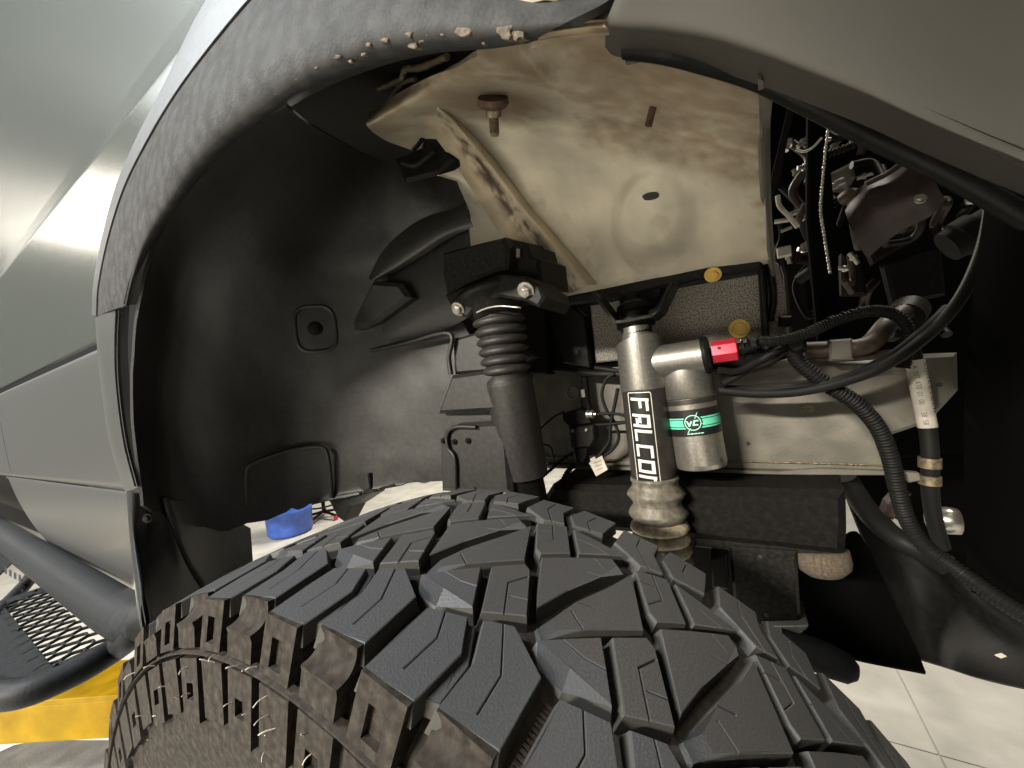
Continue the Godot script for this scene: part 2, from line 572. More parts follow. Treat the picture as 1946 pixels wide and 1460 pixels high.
func build_background() -> void:
	var p := H(553, 1012, 0.0)
	var t := thing("barrel", "blue plastic barrel standing on the floor beyond the van", "barrel", p)
	var mb := MB.new()
	var up := p + Vector3.UP
	lathe(mb, p, up, [[0, 0], [0.0, 0.235], [0.03, 0.262], [0.28, 0.27], [0.29, 0.278], [0.31, 0.278], [0.32, 0.27], [0.58, 0.27], [0.59, 0.278], [0.61, 0.278], [0.62, 0.27], [0.85, 0.265]], 40, true)
	put("drum", mb, M.blue, t)
	mb = MB.new()
	lathe(mb, p + Vector3(0, 0.85, 0), up, [[0, 0.265], [0.005, 0.28], [0.04, 0.28], [0.04, 0.25], [0.02, 0.245], [0.02, 0]], 40)
	put("rim", mb, M.blue, t)
	var s := H(617, 985, 0.0)
	t = thing("work_stool", "small red stool with a ring foot rest, beside the blue barrel", "stool", s)
	mb = MB.new()
	lathe(mb, s + Vector3(0, 0.42, 0), s + Vector3.UP, [[0, 0], [0, 0.15], [0.02, 0.18], [0.06, 0.18], [0.08, 0.15], [0.08, 0]], 24)
	put("seat", mb, M.red, t)
	mb = MB.new()
	tube(mb, [s + Vector3(0, 0.08, 0), s + Vector3(0, 0.42, 0)], 0.025, 10)
	put("post", mb, M.black, t)
	mb = MB.new()
	var ring := []
	for k in 25:
		ring.append(s + Vector3(cos(TAU * k / 24.0) * 0.2, 0.2, sin(TAU * k / 24.0) * 0.2))
	tube(mb, ring, 0.012, 8, 48)
	put("foot_ring", mb, M.black, t)
	for k in 5:
		mb = MB.new()
		var a := TAU * k / 5.0
		var e := s + Vector3(cos(a) * 0.26, 0.06, sin(a) * 0.26)
		tube(mb, [s + Vector3(0, 0.1, 0), e], 0.018, 8)
		put("leg", mb, M.black, t)
		mb = MB.new()
		lathe(mb, e + Vector3(-0.012, -0.03, 0), e + Vector3(1, -0.03, 0), [[0, 0], [0, 0.03], [0.024, 0.03], [0.024, 0]], 12)
		put("caster", mb, M.red, t)

# ---------------------------------------------------------------- bodywork
func strip(rows: Array, end_x) -> Array:      # each row runs from its front point back along the van
	var o := []
	for i in rows.size():
		var p: Vector3 = rows[i]
		var e: Vector3 = Vector3(end_x, p.y, p.z) if end_x is float else Vector3(end_x[i], p.y, p.z)
		o.append([p, p.lerp(e, 0.33), p.lerp(e, 0.66), e])
	return o

func body(van: Node3D) -> void:
	var rows := q3([560, -260, 0.196, 480, -90, 0.192, 415, 0, 0.19, 350, 130, 0.19, 290, 270, 0.19, 245, 430, 0.19, 215, 540, 0.19, 196, 610, 0.19, 186, 646, 0.191, 187, 652, 0.20])
	rows.push_front(Vector3(rows[0].x + 0.1, 3.4, rows[0].z - 0.12))
	put("side_panel", sheet(strip(rows, -3.6), 40, 60, 0.002, null, null, true), M.paint, van, "satin grey painted side panel with blurred ceiling reflections")
	rows = q3([212, 652, 0.20, 210, 655, 0.188, 209, 662, 0.184, 209, 700, 0.182, 217, 800, 0.182, 235, 900, 0.183, 244, 928, 0.185, 245, 933, 0.195])
	var ends := []
	for i in rows.size():
		ends.append(Q(lerpf(-25, 27, i / 7.0), lerpf(735, 886, i / 7.0), 0.182).x)
	put("lower_cladding", sheet(strip(rows, ends), 16, 34, 0.003), M.cladding, van, "matt grey plastic cladding below the side panel")
	var back := []
	for i in rows.size():
		back.append(Vector3(ends[i] - 0.006, rows[i].y, rows[i].z))
	put("door_cladding", sheet(strip(back, -3.6), 12, 24, 0.003), M.cladding, van)
	rows = q3([243, 936, 0.195, 243, 940, 0.187, 248, 1000, 0.187, 252, 1060, 0.193, 252, 1100, 0.203, 250, 1116, 0.215, 250, 1118, 0.25])
	ends = []
	for i in rows.size():
		ends.append(Q(lerpf(5, 95, i / 6.0), lerpf(897, 1032, i / 6.0), 0.19).x)
	put("sill_cover", sheet(strip(rows, ends), 14, 30, 0.003), M.cladding, van, "rounded grey sill cover reflecting the yellow lift")
	var mb := MB.new()
	var c := Q(60, 960, 0.30)
	box(mb, Vector3(c.x - 1.2, c.y + 0.10, c.z - 0.02), Vector3(1.55, 0, 0), Vector3(0, 0.17, 0), Vector3(0, 0, 0.05), 0.01)
	put("inner_sill", mb, M.dark, van)
	# clips between sill and step
	mb = MB.new()
	box(mb, Q(93, 1050, 0.2), Vector3(0.05, 0, 0), Vector3(0, 0.008, 0), Vector3(0, 0, 0.012), 0.002)
	put("sill_bracket", mb, M.gold, van)
	# lower end piece of the flare
	rows = [q3([181, 606, 0.183, 184, 660, 0.18, 192, 740, 0.18, 207, 840, 0.181, 236, 932, 0.184]),
		q3([186, 602, 0.165, 190, 660, 0.162, 198, 740, 0.162, 214, 840, 0.163, 242, 934, 0.168]),
		q3([222, 580, 0.160, 219, 660, 0.158, 222, 740, 0.158, 236, 840, 0.159, 258, 926, 0.163]),
		q3([229, 576, 0.163, 226, 660, 0.161, 230, 740, 0.161, 243, 840, 0.162, 263, 922, 0.166]),
		q3([246, 580, 0.172, 243, 660, 0.172, 247, 740, 0.172, 256, 840, 0.173, 268, 922, 0.175])]
	put("flare_end", sheet(rows, 30, 24, 0.003), M.cladding, van, "grey lower end piece of the wheel arch flare")
	# mud flap, standing across the van behind the tyre
	var fx := -0.0
	rows = [q3([240, 935, 0.166, 246, 1020, 0.166, 258, 1120, 0.155, 272, 1200, 0.150, 286, 1262, 0.148]),
		q3([247, 936, 0.160, 253, 1020, 0.160, 266, 1120, 0.150, 280, 1200, 0.146, 294, 1268, 0.144]),
		q3([275, 940, 0.172, 280, 1020, 0.176, 285, 1120, 0.16, 294, 1200, 0.16, 305, 1260, 0.16])]
	put("flap_edge", sheet(rows, 24, 8, 0.004), M.step, van, "thin grey edge strip of the mud flap")
	rows = [q3([266, 935, 0.172, 262, 1020, 0.172, 268, 1120, 0.160, 282, 1200, 0.155, 296, 1270, 0.152]),
		q3([320, 950, 0.20, 330, 1030, 0.205, 340, 1110, 0.21, 352, 1200, 0.215, 362, 1280, 0.22]),
		q3([390, 960, 0.25, 398, 1030, 0.255, 405, 1100, 0.26, 415, 1180, 0.265, 420, 1280, 0.27]),
		q3([476, 1004, 0.315, 478, 1030, 0.315, 480, 1060, 0.315, 484, 1120, 0.315, 488, 1200, 0.315])]
	put("mud_flap", sheet(rows, 24, 24, 0.006), M.liner, van, "black mud flap hanging behind the tyre")
	mb = MB.new()
	tube(mb, q3([312, 945, 0.195, 335, 1010, 0.205, 360, 1070, 0.22, 388, 1118, 0.235]), 0.004, 8)
	put("flap_rib", mb, M.liner, van)
	bolt(van, Q(280, 985, 0.173), Vector3(0.7, 0, 1), 0.004, M.black, "flap_screw")

func arch(van: Node3D) -> void:
	var b0 := q3([180, 600, 0.186, 182, 545, 0.184, 196, 460, 0.182, 221, 360, 0.182, 260, 265, 0.183, 311, 165, 0.186, 372, 30, 0.19, 450, -90, 0.195, 560, -190, 0.2, 760, -240, 0.205, 960, -190, 0.205, 1195, -60, 0.205])
	var b1 := q3([184, 602, 0.168, 187, 545, 0.166, 204, 460, 0.165, 234, 362, 0.165, 280, 268, 0.165, 342, 165, 0.166, 440, 36, 0.168, 530, -60, 0.17, 640, -120, 0.17, 790, -140, 0.17, 970, -110, 0.17, 1190, -30, 0.172])
	var b1b := q3([200, 594, 0.160, 205, 540, 0.158, 222, 456, 0.157, 255, 362, 0.157, 302, 272, 0.157, 366, 185, 0.157, 455, 90, 0.157, 540, 20, 0.157, 640, -25, 0.157, 800, -50, 0.157, 980, -30, 0.157, 1150, 5, 0.16])
	var b2 := q3([232, 583, 0.155, 243, 525, 0.153, 264, 450, 0.152, 300, 368, 0.151, 350, 290, 0.15, 412, 215, 0.15, 482, 152, 0.15, 565, 105, 0.15, 660, 70, 0.15, 800, 45, 0.15, 950, 43, 0.15, 1085, 38, 0.152])
	var b3 := q3([246, 580, 0.16, 258, 530, 0.158, 282, 466, 0.158, 322, 400, 0.158, 372, 330, 0.158, 430, 268, 0.158, 498, 215, 0.158, 585, 160, 0.158, 690, 118, 0.158, 810, 93, 0.158, 940, 86, 0.158, 1024, 72, 0.158])
	var b4 := q3([272, 578, 0.185, 284, 520, 0.185, 306, 462, 0.185, 344, 402, 0.185, 392, 340, 0.185, 446, 282, 0.185, 510, 232, 0.185, 592, 180, 0.185, 694, 136, 0.18, 812, 104, 0.178, 940, 92, 0.175, 1024, 78, 0.172])
	var chip := func(p: Vector3, u: float, w: float) -> Color:
		var d := smoothstep(0.57, 0.66, w) * smoothstep(0.97, 0.90, w) * smoothstep(0.35, 0.62, u)
		var k := noise.get_noise_3dv(p * 62.0)
		var s := smoothstep(0.06, 0.2, k) * d
		var dust_and_sheen := smoothstep(0.5, 1.0, w) * 0.6  # dust only here, thickening towards the lip
		var c := Color(1, 1, 1).lerp(Color(2.2, 1.8, 1.4), dust_and_sheen)
		return c.lerp(Color(17.0, 13.0, 9.0), s)
	put("wheel_arch_flare", sheet([b0, b1, b1b, b2, b3, b4], 280, 70, 0.003, null, chip), M.flare, van, "textured grey plastic wheel arch flare with dried mud chips along its lip")
	var fl := van.get_node("wheel_arch_flare") as Node3D
	var bv := [[], [], []]  # strip laid over the top edge to stand in for its light sheen
	for i in b0.size():
		var o := Vector3(-0.0006, 0.0006, 0.0016)
		bv[0].append((b0[i] as Vector3).lerp(b1[i], 0.12) + o)
		bv[1].append((b0[i] as Vector3).lerp(b1[i], 0.55) + o * 2.2)
		bv[2].append((b1[i] as Vector3).lerp(b1b[i], 0.12) + o)
	put("flare_bevel", sheet(bv, 90, 10, 0.001), M.bevel_sheen, fl, "top edge of the flare with its light sheen put into the material")
	for c in [[698, 84, 5], [730, 76, 8], [776, 64, 9], [812, 64, 6], [838, 64, 6], [878, 57, 15], [956, 58, 22], [982, 66, 15], [640, 108, 7], [690, 103, 5], [664, 116, 5], [784, 84, 10], [800, 76, 7], [918, 80, 5], [600, 128, 4], [560, 150, 4], [520, 178, 3]]:
		var ux: float = clampf(c[0], 490.0, 1000.0)
		var y2 := lerpf(150.0, 105.0, (ux - 490.0) / 75.0) if ux < 565.0 else (lerpf(105.0, 45.0, (ux - 565.0) / 235.0) if ux < 800.0 else 44.0)
		var y3 := lerpf(218.0, 160.0, (ux - 490.0) / 95.0) if ux < 585.0 else (lerpf(160.0, 93.0, (ux - 585.0) / 225.0) if ux < 810.0 else 88.0)
		var f: float = clampf((c[1] - y2) / (y3 - y2), 0.0, 1.0)
		var zc := lerpf(0.1492, 0.1572, f * f) + 0.0003
		var pts := []
		var n := 11
		for k in n:
			var rr: float = c[2] * rng.randf_range(0.45, 1.05)
			pts.append(Q(c[0] + cos(TAU * k / n) * rr * 1.15, c[1] + sin(TAU * k / n) * rr * 0.9, zc))
		var mc := MB.new()
		prism(mc, pts, Vector3(0, 0.004, -0.008), 0.0003)
		put("mud_chip", mc, M.dried_mud, fl)
	# dusty join of the flare and the front fender
	var jn := [q3([1010, 92, 0.172, 1060, 80, 0.172, 1120, 70, 0.172, 1172, 66, 0.172]), q3([1018, 64, 0.164, 1065, 58, 0.163, 1120, 52, 0.162, 1168, 52, 0.163]), q3([1056, 46, 0.172, 1100, 36, 0.170, 1140, 30, 0.168, 1180, 26, 0.166]), q3([1110, 20, 0.182, 1145, 8, 0.180, 1182, 0, 0.178, 1222, -6, 0.176])]
	var dusty := func(p: Vector3, u: float, w: float) -> Color:
		return Color(0.75, 0.66, 0.55).lerp(Color(0.35, 0.29, 0.23), smoothstep(-0.3, 0.4, noise.get_noise_3dv(p * 35.0)))
	put("fender_flange", sheet(jn, 40, 30, 0.003, null, dusty), M.cream, van, "dusty brown flange where the flare meets the front fender")
	# body side above the arch
	var up := []
	for lift in [-0.03, 0.10, 0.35, 0.75]:
		var row := []
		for i in [6, 7, 8, 9, 10, 11]:
			var q: Vector3 = b0[i]
			row.append(Vector3(q.x, q.y + lift, minf(q.z, -0.2) - 0.004 - maxf(lift, 0.0) * 0.12))
		var fe := Q(1400, -250, 0.16)
		row.append(Vector3(fe.x, maxf(fe.y - 0.02, 1.78) + lift, -0.212 - maxf(lift, 0.0) * 0.12))
		row.append(Vector3(fe.x + 0.5, maxf(fe.y - 0.02, 1.78) + lift, -0.30 - maxf(lift, 0.0) * 0.12))
		up.append(row)
	put("upper_fender", sheet(up, 40, 20, 0.002, null, null, false, Vector3(0, 0.2, 1)), M.paint, van)
	# front fender
	var e := [1150, 44, 1172, 60, 1250, 66, 1350, 82, 1450, 112, 1550, 148, 1650, 186, 1750, 231, 1850, 273, 1960, 318, 2120, 400]
	var r := []
	for spec in [[-420.0, 0.150, 0.27], [-260.0, 0.146, 0.25], [-120.0, 0.146, 0.225], [-40.0, 0.15, 0.21], [-9.0, 0.153, 0.206], [0.0, 0.158, 0.208], [10.0, 0.168, 0.216], [34.0, 0.19, 0.235], [46.0, 0.20, 0.25]]:
		var row := []
		for i in range(0, e.size(), 2):
			var f := i / 20.0
			row.append(Q(e[i] + (50.0 * (-spec[0] / 120.0) * (1.0 - f) if spec[0] < 0.0 else 0.0), e[i + 1] + spec[0] * (1.0 + f * 0.35), lerpf(spec[1], spec[2], f * f)))
		r.append(row)
	put("front_fender", sheet(r, 70, 60, 0.003), M.fender, van, "smooth beige grey front fender curving over the engine bay")
	var mb := MB.new()
	tube(mb, q3([1190, 92, 0.19, 1260, 100, 0.19, 1340, 120, 0.2, 1440, 152, 0.215, 1540, 200, 0.225, 1660, 262, 0.24, 1800, 330, 0.25, 1960, 420, 0.26]), 0.0045, 8)
	put("fender_seal", mb, M.black, van, "black rubber seal under the front fender edge")

func liner(van: Node3D) -> void:
	var z := [0.166, 0.21, 0.265, 0.345, 0.40, 0.435, 0.45]
	var src := [[545, 203, 590, 238, 640, 266, 700, 296, 760, 316, 820, 330, 868, 345],
		[478, 240, 528, 288, 590, 330, 670, 360, 745, 380, 830, 395, 893, 412],
		[412, 290, 465, 350, 540, 395, 640, 425, 725, 440, 800, 448, 872, 448],
		[356, 360, 410, 425, 500, 465, 600, 490, 690, 500, 770, 502, 838, 482],
		[312, 430, 362, 490, 465, 530, 585, 560, 680, 565, 770, 560, 826, 540],
		[280, 510, 335, 570, 440, 610, 570, 640, 670, 650, 780, 640, 870, 600],
		[258, 640, 326, 680, 430, 710, 560, 730, 670, 740, 790, 740, 935, 720],
		[252, 760, 322, 790, 430, 820, 555, 840, 670, 845, 795, 845, 950, 830],
		[262, 880, 328, 900, 428, 920, 556, 930, 680, 925, 800, 905, 965, 885],
		[272, 960, 335, 985, 425, 1008, 560, 968, 690, 936, 800, 916, 968, 915]]
	var rows := []
	for s in src:
		var row := []
		for i in 7:
			row.append(Q(s[i * 2], s[i * 2 + 1], z[i]))
		rows.append(row)
	var ragged := func(p: Vector3, u: float, w: float) -> Vector3:
		var k := noise.get_noise_3dv(p * 9.0) * 0.004
		if w > 0.995:
			p.y += noise.get_noise_3dv(p * 70.0) * 0.008
		return p + Vector3(0.4, 0, 0.6) * k
	var spot_at := Q(592, 500, 0.336)
	var dirt := func(p: Vector3, u: float, w: float) -> Color:
		var d := smoothstep(0.0, 0.5, noise.get_noise_3dv(p * 5.0 + Vector3(3, 1, 2)))
		var edge := smoothstep(0.12, 0.0, u) * smoothstep(0.1, 0.45, noise.get_noise_3dv(p * 22.0))
		var spot := smoothstep(1.0, 0.2, ((p - spot_at) * Vector3(1.0, 0.62, 1.0)).length() / 0.021)  # one pale beige spot, separate from the dirt noise
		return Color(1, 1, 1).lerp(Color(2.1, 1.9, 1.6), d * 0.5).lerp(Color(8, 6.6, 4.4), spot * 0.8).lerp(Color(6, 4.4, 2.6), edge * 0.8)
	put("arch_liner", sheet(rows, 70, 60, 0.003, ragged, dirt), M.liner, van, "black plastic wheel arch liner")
	var al := van.get_node("arch_liner") as Node3D
	var mb0 := MB.new()
	prism(mb0, q3([612, 900, 0.385, 700, 900, 0.405, 704, 938, 0.405, 668, 962, 0.40, 652, 992, 0.395, 640, 984, 0.392, 622, 948, 0.388]), Vector3(0.01, 0, -0.02), 0.002)
	put("ragged_tab", mb0, M.liner, al)
	# pressed-out shapes of the liner
	bulge(al, [650, 655, 690, 560, 735, 470, 800, 420, 885, 385], [700, 668, 760, 655, 810, 640, 870, 615, 905, 590], 0.43, 0.445, 0.016, "pressed_bulge")
	bulge(al, [700, 530, 725, 480, 765, 440, 815, 410, 885, 392], [712, 534, 760, 512, 805, 485, 850, 455, 898, 432], 0.405, 0.43, 0.010, "upper_bulge")
	var mb := MB.new()
	prism(mb, q3([664, 640, 0.402, 705, 534, 0.396, 758, 538, 0.40, 778, 566, 0.405, 720, 610, 0.404]), Vector3(0, 0, -0.03), 0.006)
	put("pressed_pocket", mb, M.liner, al)
	mb = MB.new()
	tube(mb, q3([655, 660, 0.41, 690, 668, 0.415, 770, 652, 0.42, 853, 634, 0.425, 853, 680, 0.425, 857, 712, 0.425]), 0.0035, 8)
	put("pressed_rib", mb, M.liner, al)
	mb = MB.new()
	prism(mb, q3([830, 787, 0.425, 856, 714, 0.425, 950, 700, 0.425, 965, 780, 0.425]), Vector3(0, 0, -0.03), 0.005)
	put("step_panel", mb, M.liner, al)
	mb = MB.new()
	prism(mb, q3([858, 645, 0.432, 950, 618, 0.432, 955, 705, 0.432, 862, 712, 0.432]), Vector3(0, 0, -0.02), 0.004)
	put("upper_step_panel", mb, M.liner, al)
	mb = MB.new()
	prism(mb, q3([836, 935, 0.43, 834, 850, 0.43, 842, 820, 0.43, 868, 806, 0.43, 960, 800, 0.43, 972, 940, 0.43]), Vector3(0, 0, -0.02), 0.006)
	put("bracket_panel", mb, M.liner, al)
	mb = MB.new()
	tube(mb, q3([905, 812, 0.426, 865, 812, 0.426, 850, 826, 0.426, 852, 852, 0.426, 864, 872, 0.426, 866, 930, 0.426]), 0.003, 8)
	put("bracket_rib", mb, M.liner, al)
	for p in [[863, 840], [889, 838], [842, 838]]:
		bolt(al, Q(p[0], p[1], 0.428), Vector3(0, 0, 1), 0.003, M.black, "rivet")
	# recessed clip
	var cp := Q(600, 625, 0.338)
	var cn := Vector3(0.75, 0, 0.66).normalized()
	ring_pad(al, cp, cn, 0.026, 0.032, "clip_recess")
	bolt(al, cp + cn * 0.004, cn, 0.007, M.black, "clip")
	# stamped lower panel
	mb = MB.new()
	tube(mb, q3([468, 960, 0.284, 468, 905, 0.285, 480, 880, 0.292, 550, 855, 0.337, 606, 850, 0.366, 622, 862, 0.373, 628, 905, 0.376, 630, 945, 0.377]), 0.003, 8, 60)
	put("stamped_rib", mb, M.liner, al)
	# torn scraps hanging at the top of the liner
	mb = MB.new()
	prism(mb, q3([748, 300, 0.37, 800, 278, 0.38, 812, 238, 0.385, 858, 262, 0.40, 868, 308, 0.40, 835, 332, 0.39, 770, 345, 0.375]), Vector3(0.01, 0.01, -0.02), 0.004)
	put("torn_corner", mb, M.black, al, "torn shiny corner of the liner with a clip in it")
	mb = MB.new()
	tube(mb, q3([765, 310, 0.365, 788, 315, 0.37, 810, 300, 0.375, 826, 288, 0.38]), 0.0035, 8)
	tube(mb, q3([785, 286, 0.37, 800, 268, 0.378, 814, 244, 0.38]), 0.0025, 8)
	put("torn_edge", mb, M.hose, al)

func bulge(parent: Node3D, top: Array, low: Array, zi: float, zj: float, h: float, called: String) -> void:
	var rows := []
	var n := 6
	for i in n + 1:
		var f := float(i) / n
		var row := []
		for k in range(0, top.size(), 2):
			var g := k / (top.size() - 2.0)
			var lift := sin(f * PI) ** 0.6 * sin(clampf(g * 0.9 + 0.06, 0, 1) * PI) ** 0.5 * h
			row.append(Q(lerpf(top[k], low[k], f), lerpf(top[k + 1], low[k + 1], f), lerpf(zi, zj, g) - lift))
		rows.append(row)
	put(called, sheet(rows, 28, 20, 0.003), M.liner, parent)

func ring_pad(parent: Node3D, c: Vector3, n: Vector3, rx: float, ry: float, called: String) -> void:
	var u := Vector3.UP.cross(n).normalized()
	var p := []
	for k in 33:
		var a := TAU * k / 32.0
		p.append(c + u * rx * signf(cos(a)) * absf(cos(a)) ** 0.6 + Vector3.UP * ry * signf(sin(a)) * absf(sin(a)) ** 0.6)
	var mb := MB.new()
	tube(mb, p, 0.003, 8, 64)
	put(called, mb, M.liner, parent)

func wheelhouse(van: Node3D) -> void:
	var src := [[[700, 215, 0.32, 780, 165, 0.27, 860, 130, 0.23, 950, 100, 0.19, 1050, 88, 0.18, 1150, 76, 0.185, 1250, 96, 0.22, 1340, 122, 0.24, 1440, 165, 0.25], 0.0],
		[[696, 238, 772, 206, 850, 182, 950, 168, 1050, 156, 1150, 150, 1250, 155, 1350, 165, 1442, 182], 0.27],
		[[735, 268, 800, 250, 870, 242, 960, 235, 1060, 232, 1150, 230, 1250, 230, 1350, 235, 1447, 250], 0.36],
		[[820, 310, 850, 306, 895, 306, 970, 310, 1060, 310, 1150, 310, 1250, 310, 1350, 315, 1451, 320], 0.43],
		[[850, 400, 880, 400, 940, 405, 1010, 410, 1080, 410, 1160, 410, 1250, 410, 1350, 410, 1455, 410], 0.49],
		[[830, 475, 880, 472, 950, 480, 1040, 490, 1100, 490, 1170, 490, 1250, 490, 1350, 482, 1458, 480], 0.53],
		[[812, 560, 870, 570, 960, 580, 1050, 576, 1100, 570, 1170, 560, 1250, 545, 1350, 525, 1466, 500], 0.555]]
	var rows := []
	for s in src:
		rows.append(qs(s[0], s[1]) if s[1] > 0.0 else q3(s[0]))
	var dome := Q(1238, 425, 0.495)
	var bend := func(p: Vector3, u: float, w: float) -> Vector3:
		var d := (p - dome) * Vector3(1.0, 1.25, 0.0)
		var r := d.length() / 0.056
		if r < 1.0:
			p.z += 0.026 * smoothstep(1.0, 0.5, r)
		p.z += noise.get_noise_3dv(p * 6.0) * 0.004
		return p
	var beads := [Vector2(0.46, 0.07), Vector2(0.50, 0.17), Vector2(0.545, 0.25), Vector2(0.63, 0.31), Vector2(0.76, 0.38), Vector2(0.99, 0.44)]
	var ridged := func(p: Vector3, u: float, w: float) -> Vector3:
		p = bend.call(p, u, w)
		var best := 1.0
		for i in beads.size() - 1:
			best = minf(best, Vector2(u, w).distance_to(Geometry2D.get_closest_point_to_segment(Vector2(u, w), beads[i], beads[i + 1])))
		var lump := 0.6 + 0.9 * noise.get_noise_3dv(p * 90.0)
		p += Vector3(0, -0.6, 0.8) * 0.0035 * smoothstep(0.012, 0.002, best) * lump
		return p
	var bp := Q(937, 200, 0.31)
	var tint := func(p: Vector3, u: float, w: float) -> Color:
		var c := Color(1, 1, 1)
		var n1 := noise.get_noise_3dv(p * 14.0)
		var n2 := noise.get_noise_3dv(p * 45.0 + Vector3(5, 5, 5))
		var top := smoothstep(0.42, 0.05, w + n1 * 0.14)
		c = c.lerp(Color(0.40, 0.335, 0.265), top * clampf(0.8 + n2 * 0.5, 0.0, 1.0))
		# mud line where the road spray dried
		var spray := smoothstep(0.5, 0.62, u + n2 * 0.03) * smoothstep(0.47, 0.36, w - (u - 0.5) * 0.35 + n1 * 0.03)
		c = c.lerp(Color(0.40, 0.31, 0.24), spray * clampf(0.6 + n2 * 0.4, 0.0, 1.0))
		c = c.lerp(Color(0.22, 0.15, 0.10), smoothstep(0.075, 0.02, p.distance_to(bp) + n2 * 0.02) * 0.8)
		c = c.lerp(Color(0.45, 0.38, 0.30), smoothstep(0.3, 0.6, n1 + n2 * 0.5) * 0.25)
		c = c.lerp(Color(0.35, 0.27, 0.20), smoothstep(0.96, 1.0, u) * 0.5 * (0.5 + n2))
		c = c.lerp(Color(0.45, 0.36, 0.26), smoothstep(0.22, 0.0, u) * 0.6)
		return c
	put("wheelhouse_panel", sheet(rows, 190, 130, 0.004, ridged, tint), M.cream, van, "cream painted inner wing panel stained with brown road dirt")
	var wp := van.get_node("wheelhouse_panel") as Node3D
	# rolled seam running down the panel, with grime packed beside it
	var ridge := []
	var path := [[815, 190, 0.295], [868, 242, 0.355], [925, 310, 0.42], [985, 390, 0.472], [1045, 465, 0.508], [1112, 545, 0.54]]
	for off in [[22, -6, 0.004], [8, -4, -0.016], [0, 0, -0.019], [-12, 6, -0.012], [-26, 12, 0.002], [-44, 22, 0.001], [-62, 34, 0.010]]:
		var row := []
		for q in path:
			var sc: float = 0.55 + 0.5 * (q[0] - 815.0) / 300.0
			row.append(Q(q[0] + off[0] * sc, q[1] + off[1] * sc, q[2] + off[2]))
		ridge.append(row)
	var grime := func(p: Vector3, u: float, w: float) -> Color:
		var n1 := noise.get_noise_3dv(p * Vector3(60, 60, 60))
		var n2 := noise.get_noise_3dv(p * 20.0)
		var band := smoothstep(0.35, 0.5, w + n1 * 0.08) * smoothstep(0.85, 0.62, w + n1 * 0.08)
		var c := Color(0.80, 0.74, 0.66).lerp(Color(0.10, 0.07, 0.05), band * smoothstep(-0.25, 0.25, n2 + n1 * 0.6 + u * 0.15))
		return c.lerp(Color(0.5, 0.42, 0.33), smoothstep(0.7, 1.0, w) * 0.5)
	put("rolled_seam", sheet(ridge, 80, 26, 0.002, null, grime), M.cream, wp, "raised seam with black grime packed along it")
	var mb := MB.new()
	# threaded studs
	var a := Q(937, 196, 0.285)
	var b := Q(940, 258, 0.30)
	var n := (b - a).normalized()
	var l := a.distance_to(b)
	mb = MB.new()
	lathe(mb, a - n * 0.004, b, [[0, 0.0], [0, 0.0125], [0.004, 0.0135], [0.007, 0.011], [0.007, 0.0]], 24)
	put("washer", mb, M.rust, wp)
	mb = MB.new()
	var pr := [[0.004, 0.0], [0.004, 0.0065], [0.009, 0.0065], [0.009, 0.0042]]
	var q := 0.0095
	while q < l - 0.003:
		pr.append([q, 0.0036])
		pr.append([q + 0.0006, 0.0043])
		q += 0.0012
	pr.append([l, 0.0035])
	pr.append([l, 0.0])
	lathe(mb, a, b, pr, 18)
	put("stud", mb, M.bronze, wp, "threaded stud hanging from a rusty washer")
	mb = MB.new()
	pr = [[0, 0.0]]
	for k in 12:
		pr.append([k * 0.0012, 0.0026])
		pr.append([k * 0.0012 + 0.0006, 0.0032])
	pr.append([0.0146, 0.0])
	lathe(mb, Q(1242, 200, 0.33), Q(1233, 236, 0.335), pr, 12)
	put("small_stud", mb, M.rust, wp)
	mb = MB.new()
	var hc := Q(1236, 371, 0.447)
	var hole := []
	for k in 20:
		hole.append(hc + Vector3(cos(TAU * k / 20.0) * 0.0085, sin(TAU * k / 20.0) * 0.0032 - cos(TAU * k / 20.0) * 0.0012, 0))
	prism(mb, hole, Vector3(0, 0, -0.006))
	put("drain_hole", mb, M.ink, wp)
	# sheet metal cavity between flare, liner and panel
	var cav := [q3([470, 240, 0.26, 560, 165, 0.26, 680, 118, 0.25, 820, 85, 0.235, 990, 72, 0.21]), q3([540, 225, 0.34, 640, 185, 0.33, 740, 150, 0.31, 850, 120, 0.28, 1000, 100, 0.25]), q3([640, 290, 0.43, 720, 250, 0.42, 800, 200, 0.38, 890, 160, 0.34, 1010, 130, 0.30]), q3([720, 370, 0.50, 800, 320, 0.49, 870, 250, 0.46, 940, 190, 0.40, 1020, 150, 0.34])]
	var rusty := func(p: Vector3, u: float, w: float) -> Color:
		return Color(3.2, 2.1, 1.5).lerp(Color(0.8, 0.6, 0.5), smoothstep(-0.2, 0.3, noise.get_noise_3dv(p * 30.0)))
	put("inner_arch_lip", sheet(cav, 40, 24, 0.003, null, rusty), M.dark, van, "rusty brown sheet metal behind the flare")
	mb = MB.new()
	tube(mb, q3([720, 168, 0.30, 760, 152, 0.29, 770, 132, 0.28, 800, 128, 0.27, 850, 108, 0.25]), func(f: float) -> float: return 0.0028 + 0.001 * noise.get_noise_1d(f * 30.0), 7, 50)
	tube(mb, q3([735, 195, 0.33, 762, 160, 0.30, 790, 150, 0.29]), 0.0022, 7)
	put("dried_sealer", mb, M.bronze, van.get_node("inner_arch_lip"))
	# right return edge of the panel
	var ed := [q3([1440, 150, 0.19, 1445, 250, 0.36, 1452, 400, 0.485, 1460, 505, 0.55]), q3([1452, 155, 0.20, 1455, 250, 0.37, 1461, 400, 0.495, 1470, 520, 0.56]), q3([1470, 170, 0.24, 1464, 260, 0.40, 1467, 400, 0.53, 1476, 540, 0.60])]
	put("panel_flange", sheet(ed, 40, 14, 0.003), M.rail, van, "worn pale edge flange of the inner wing panel")

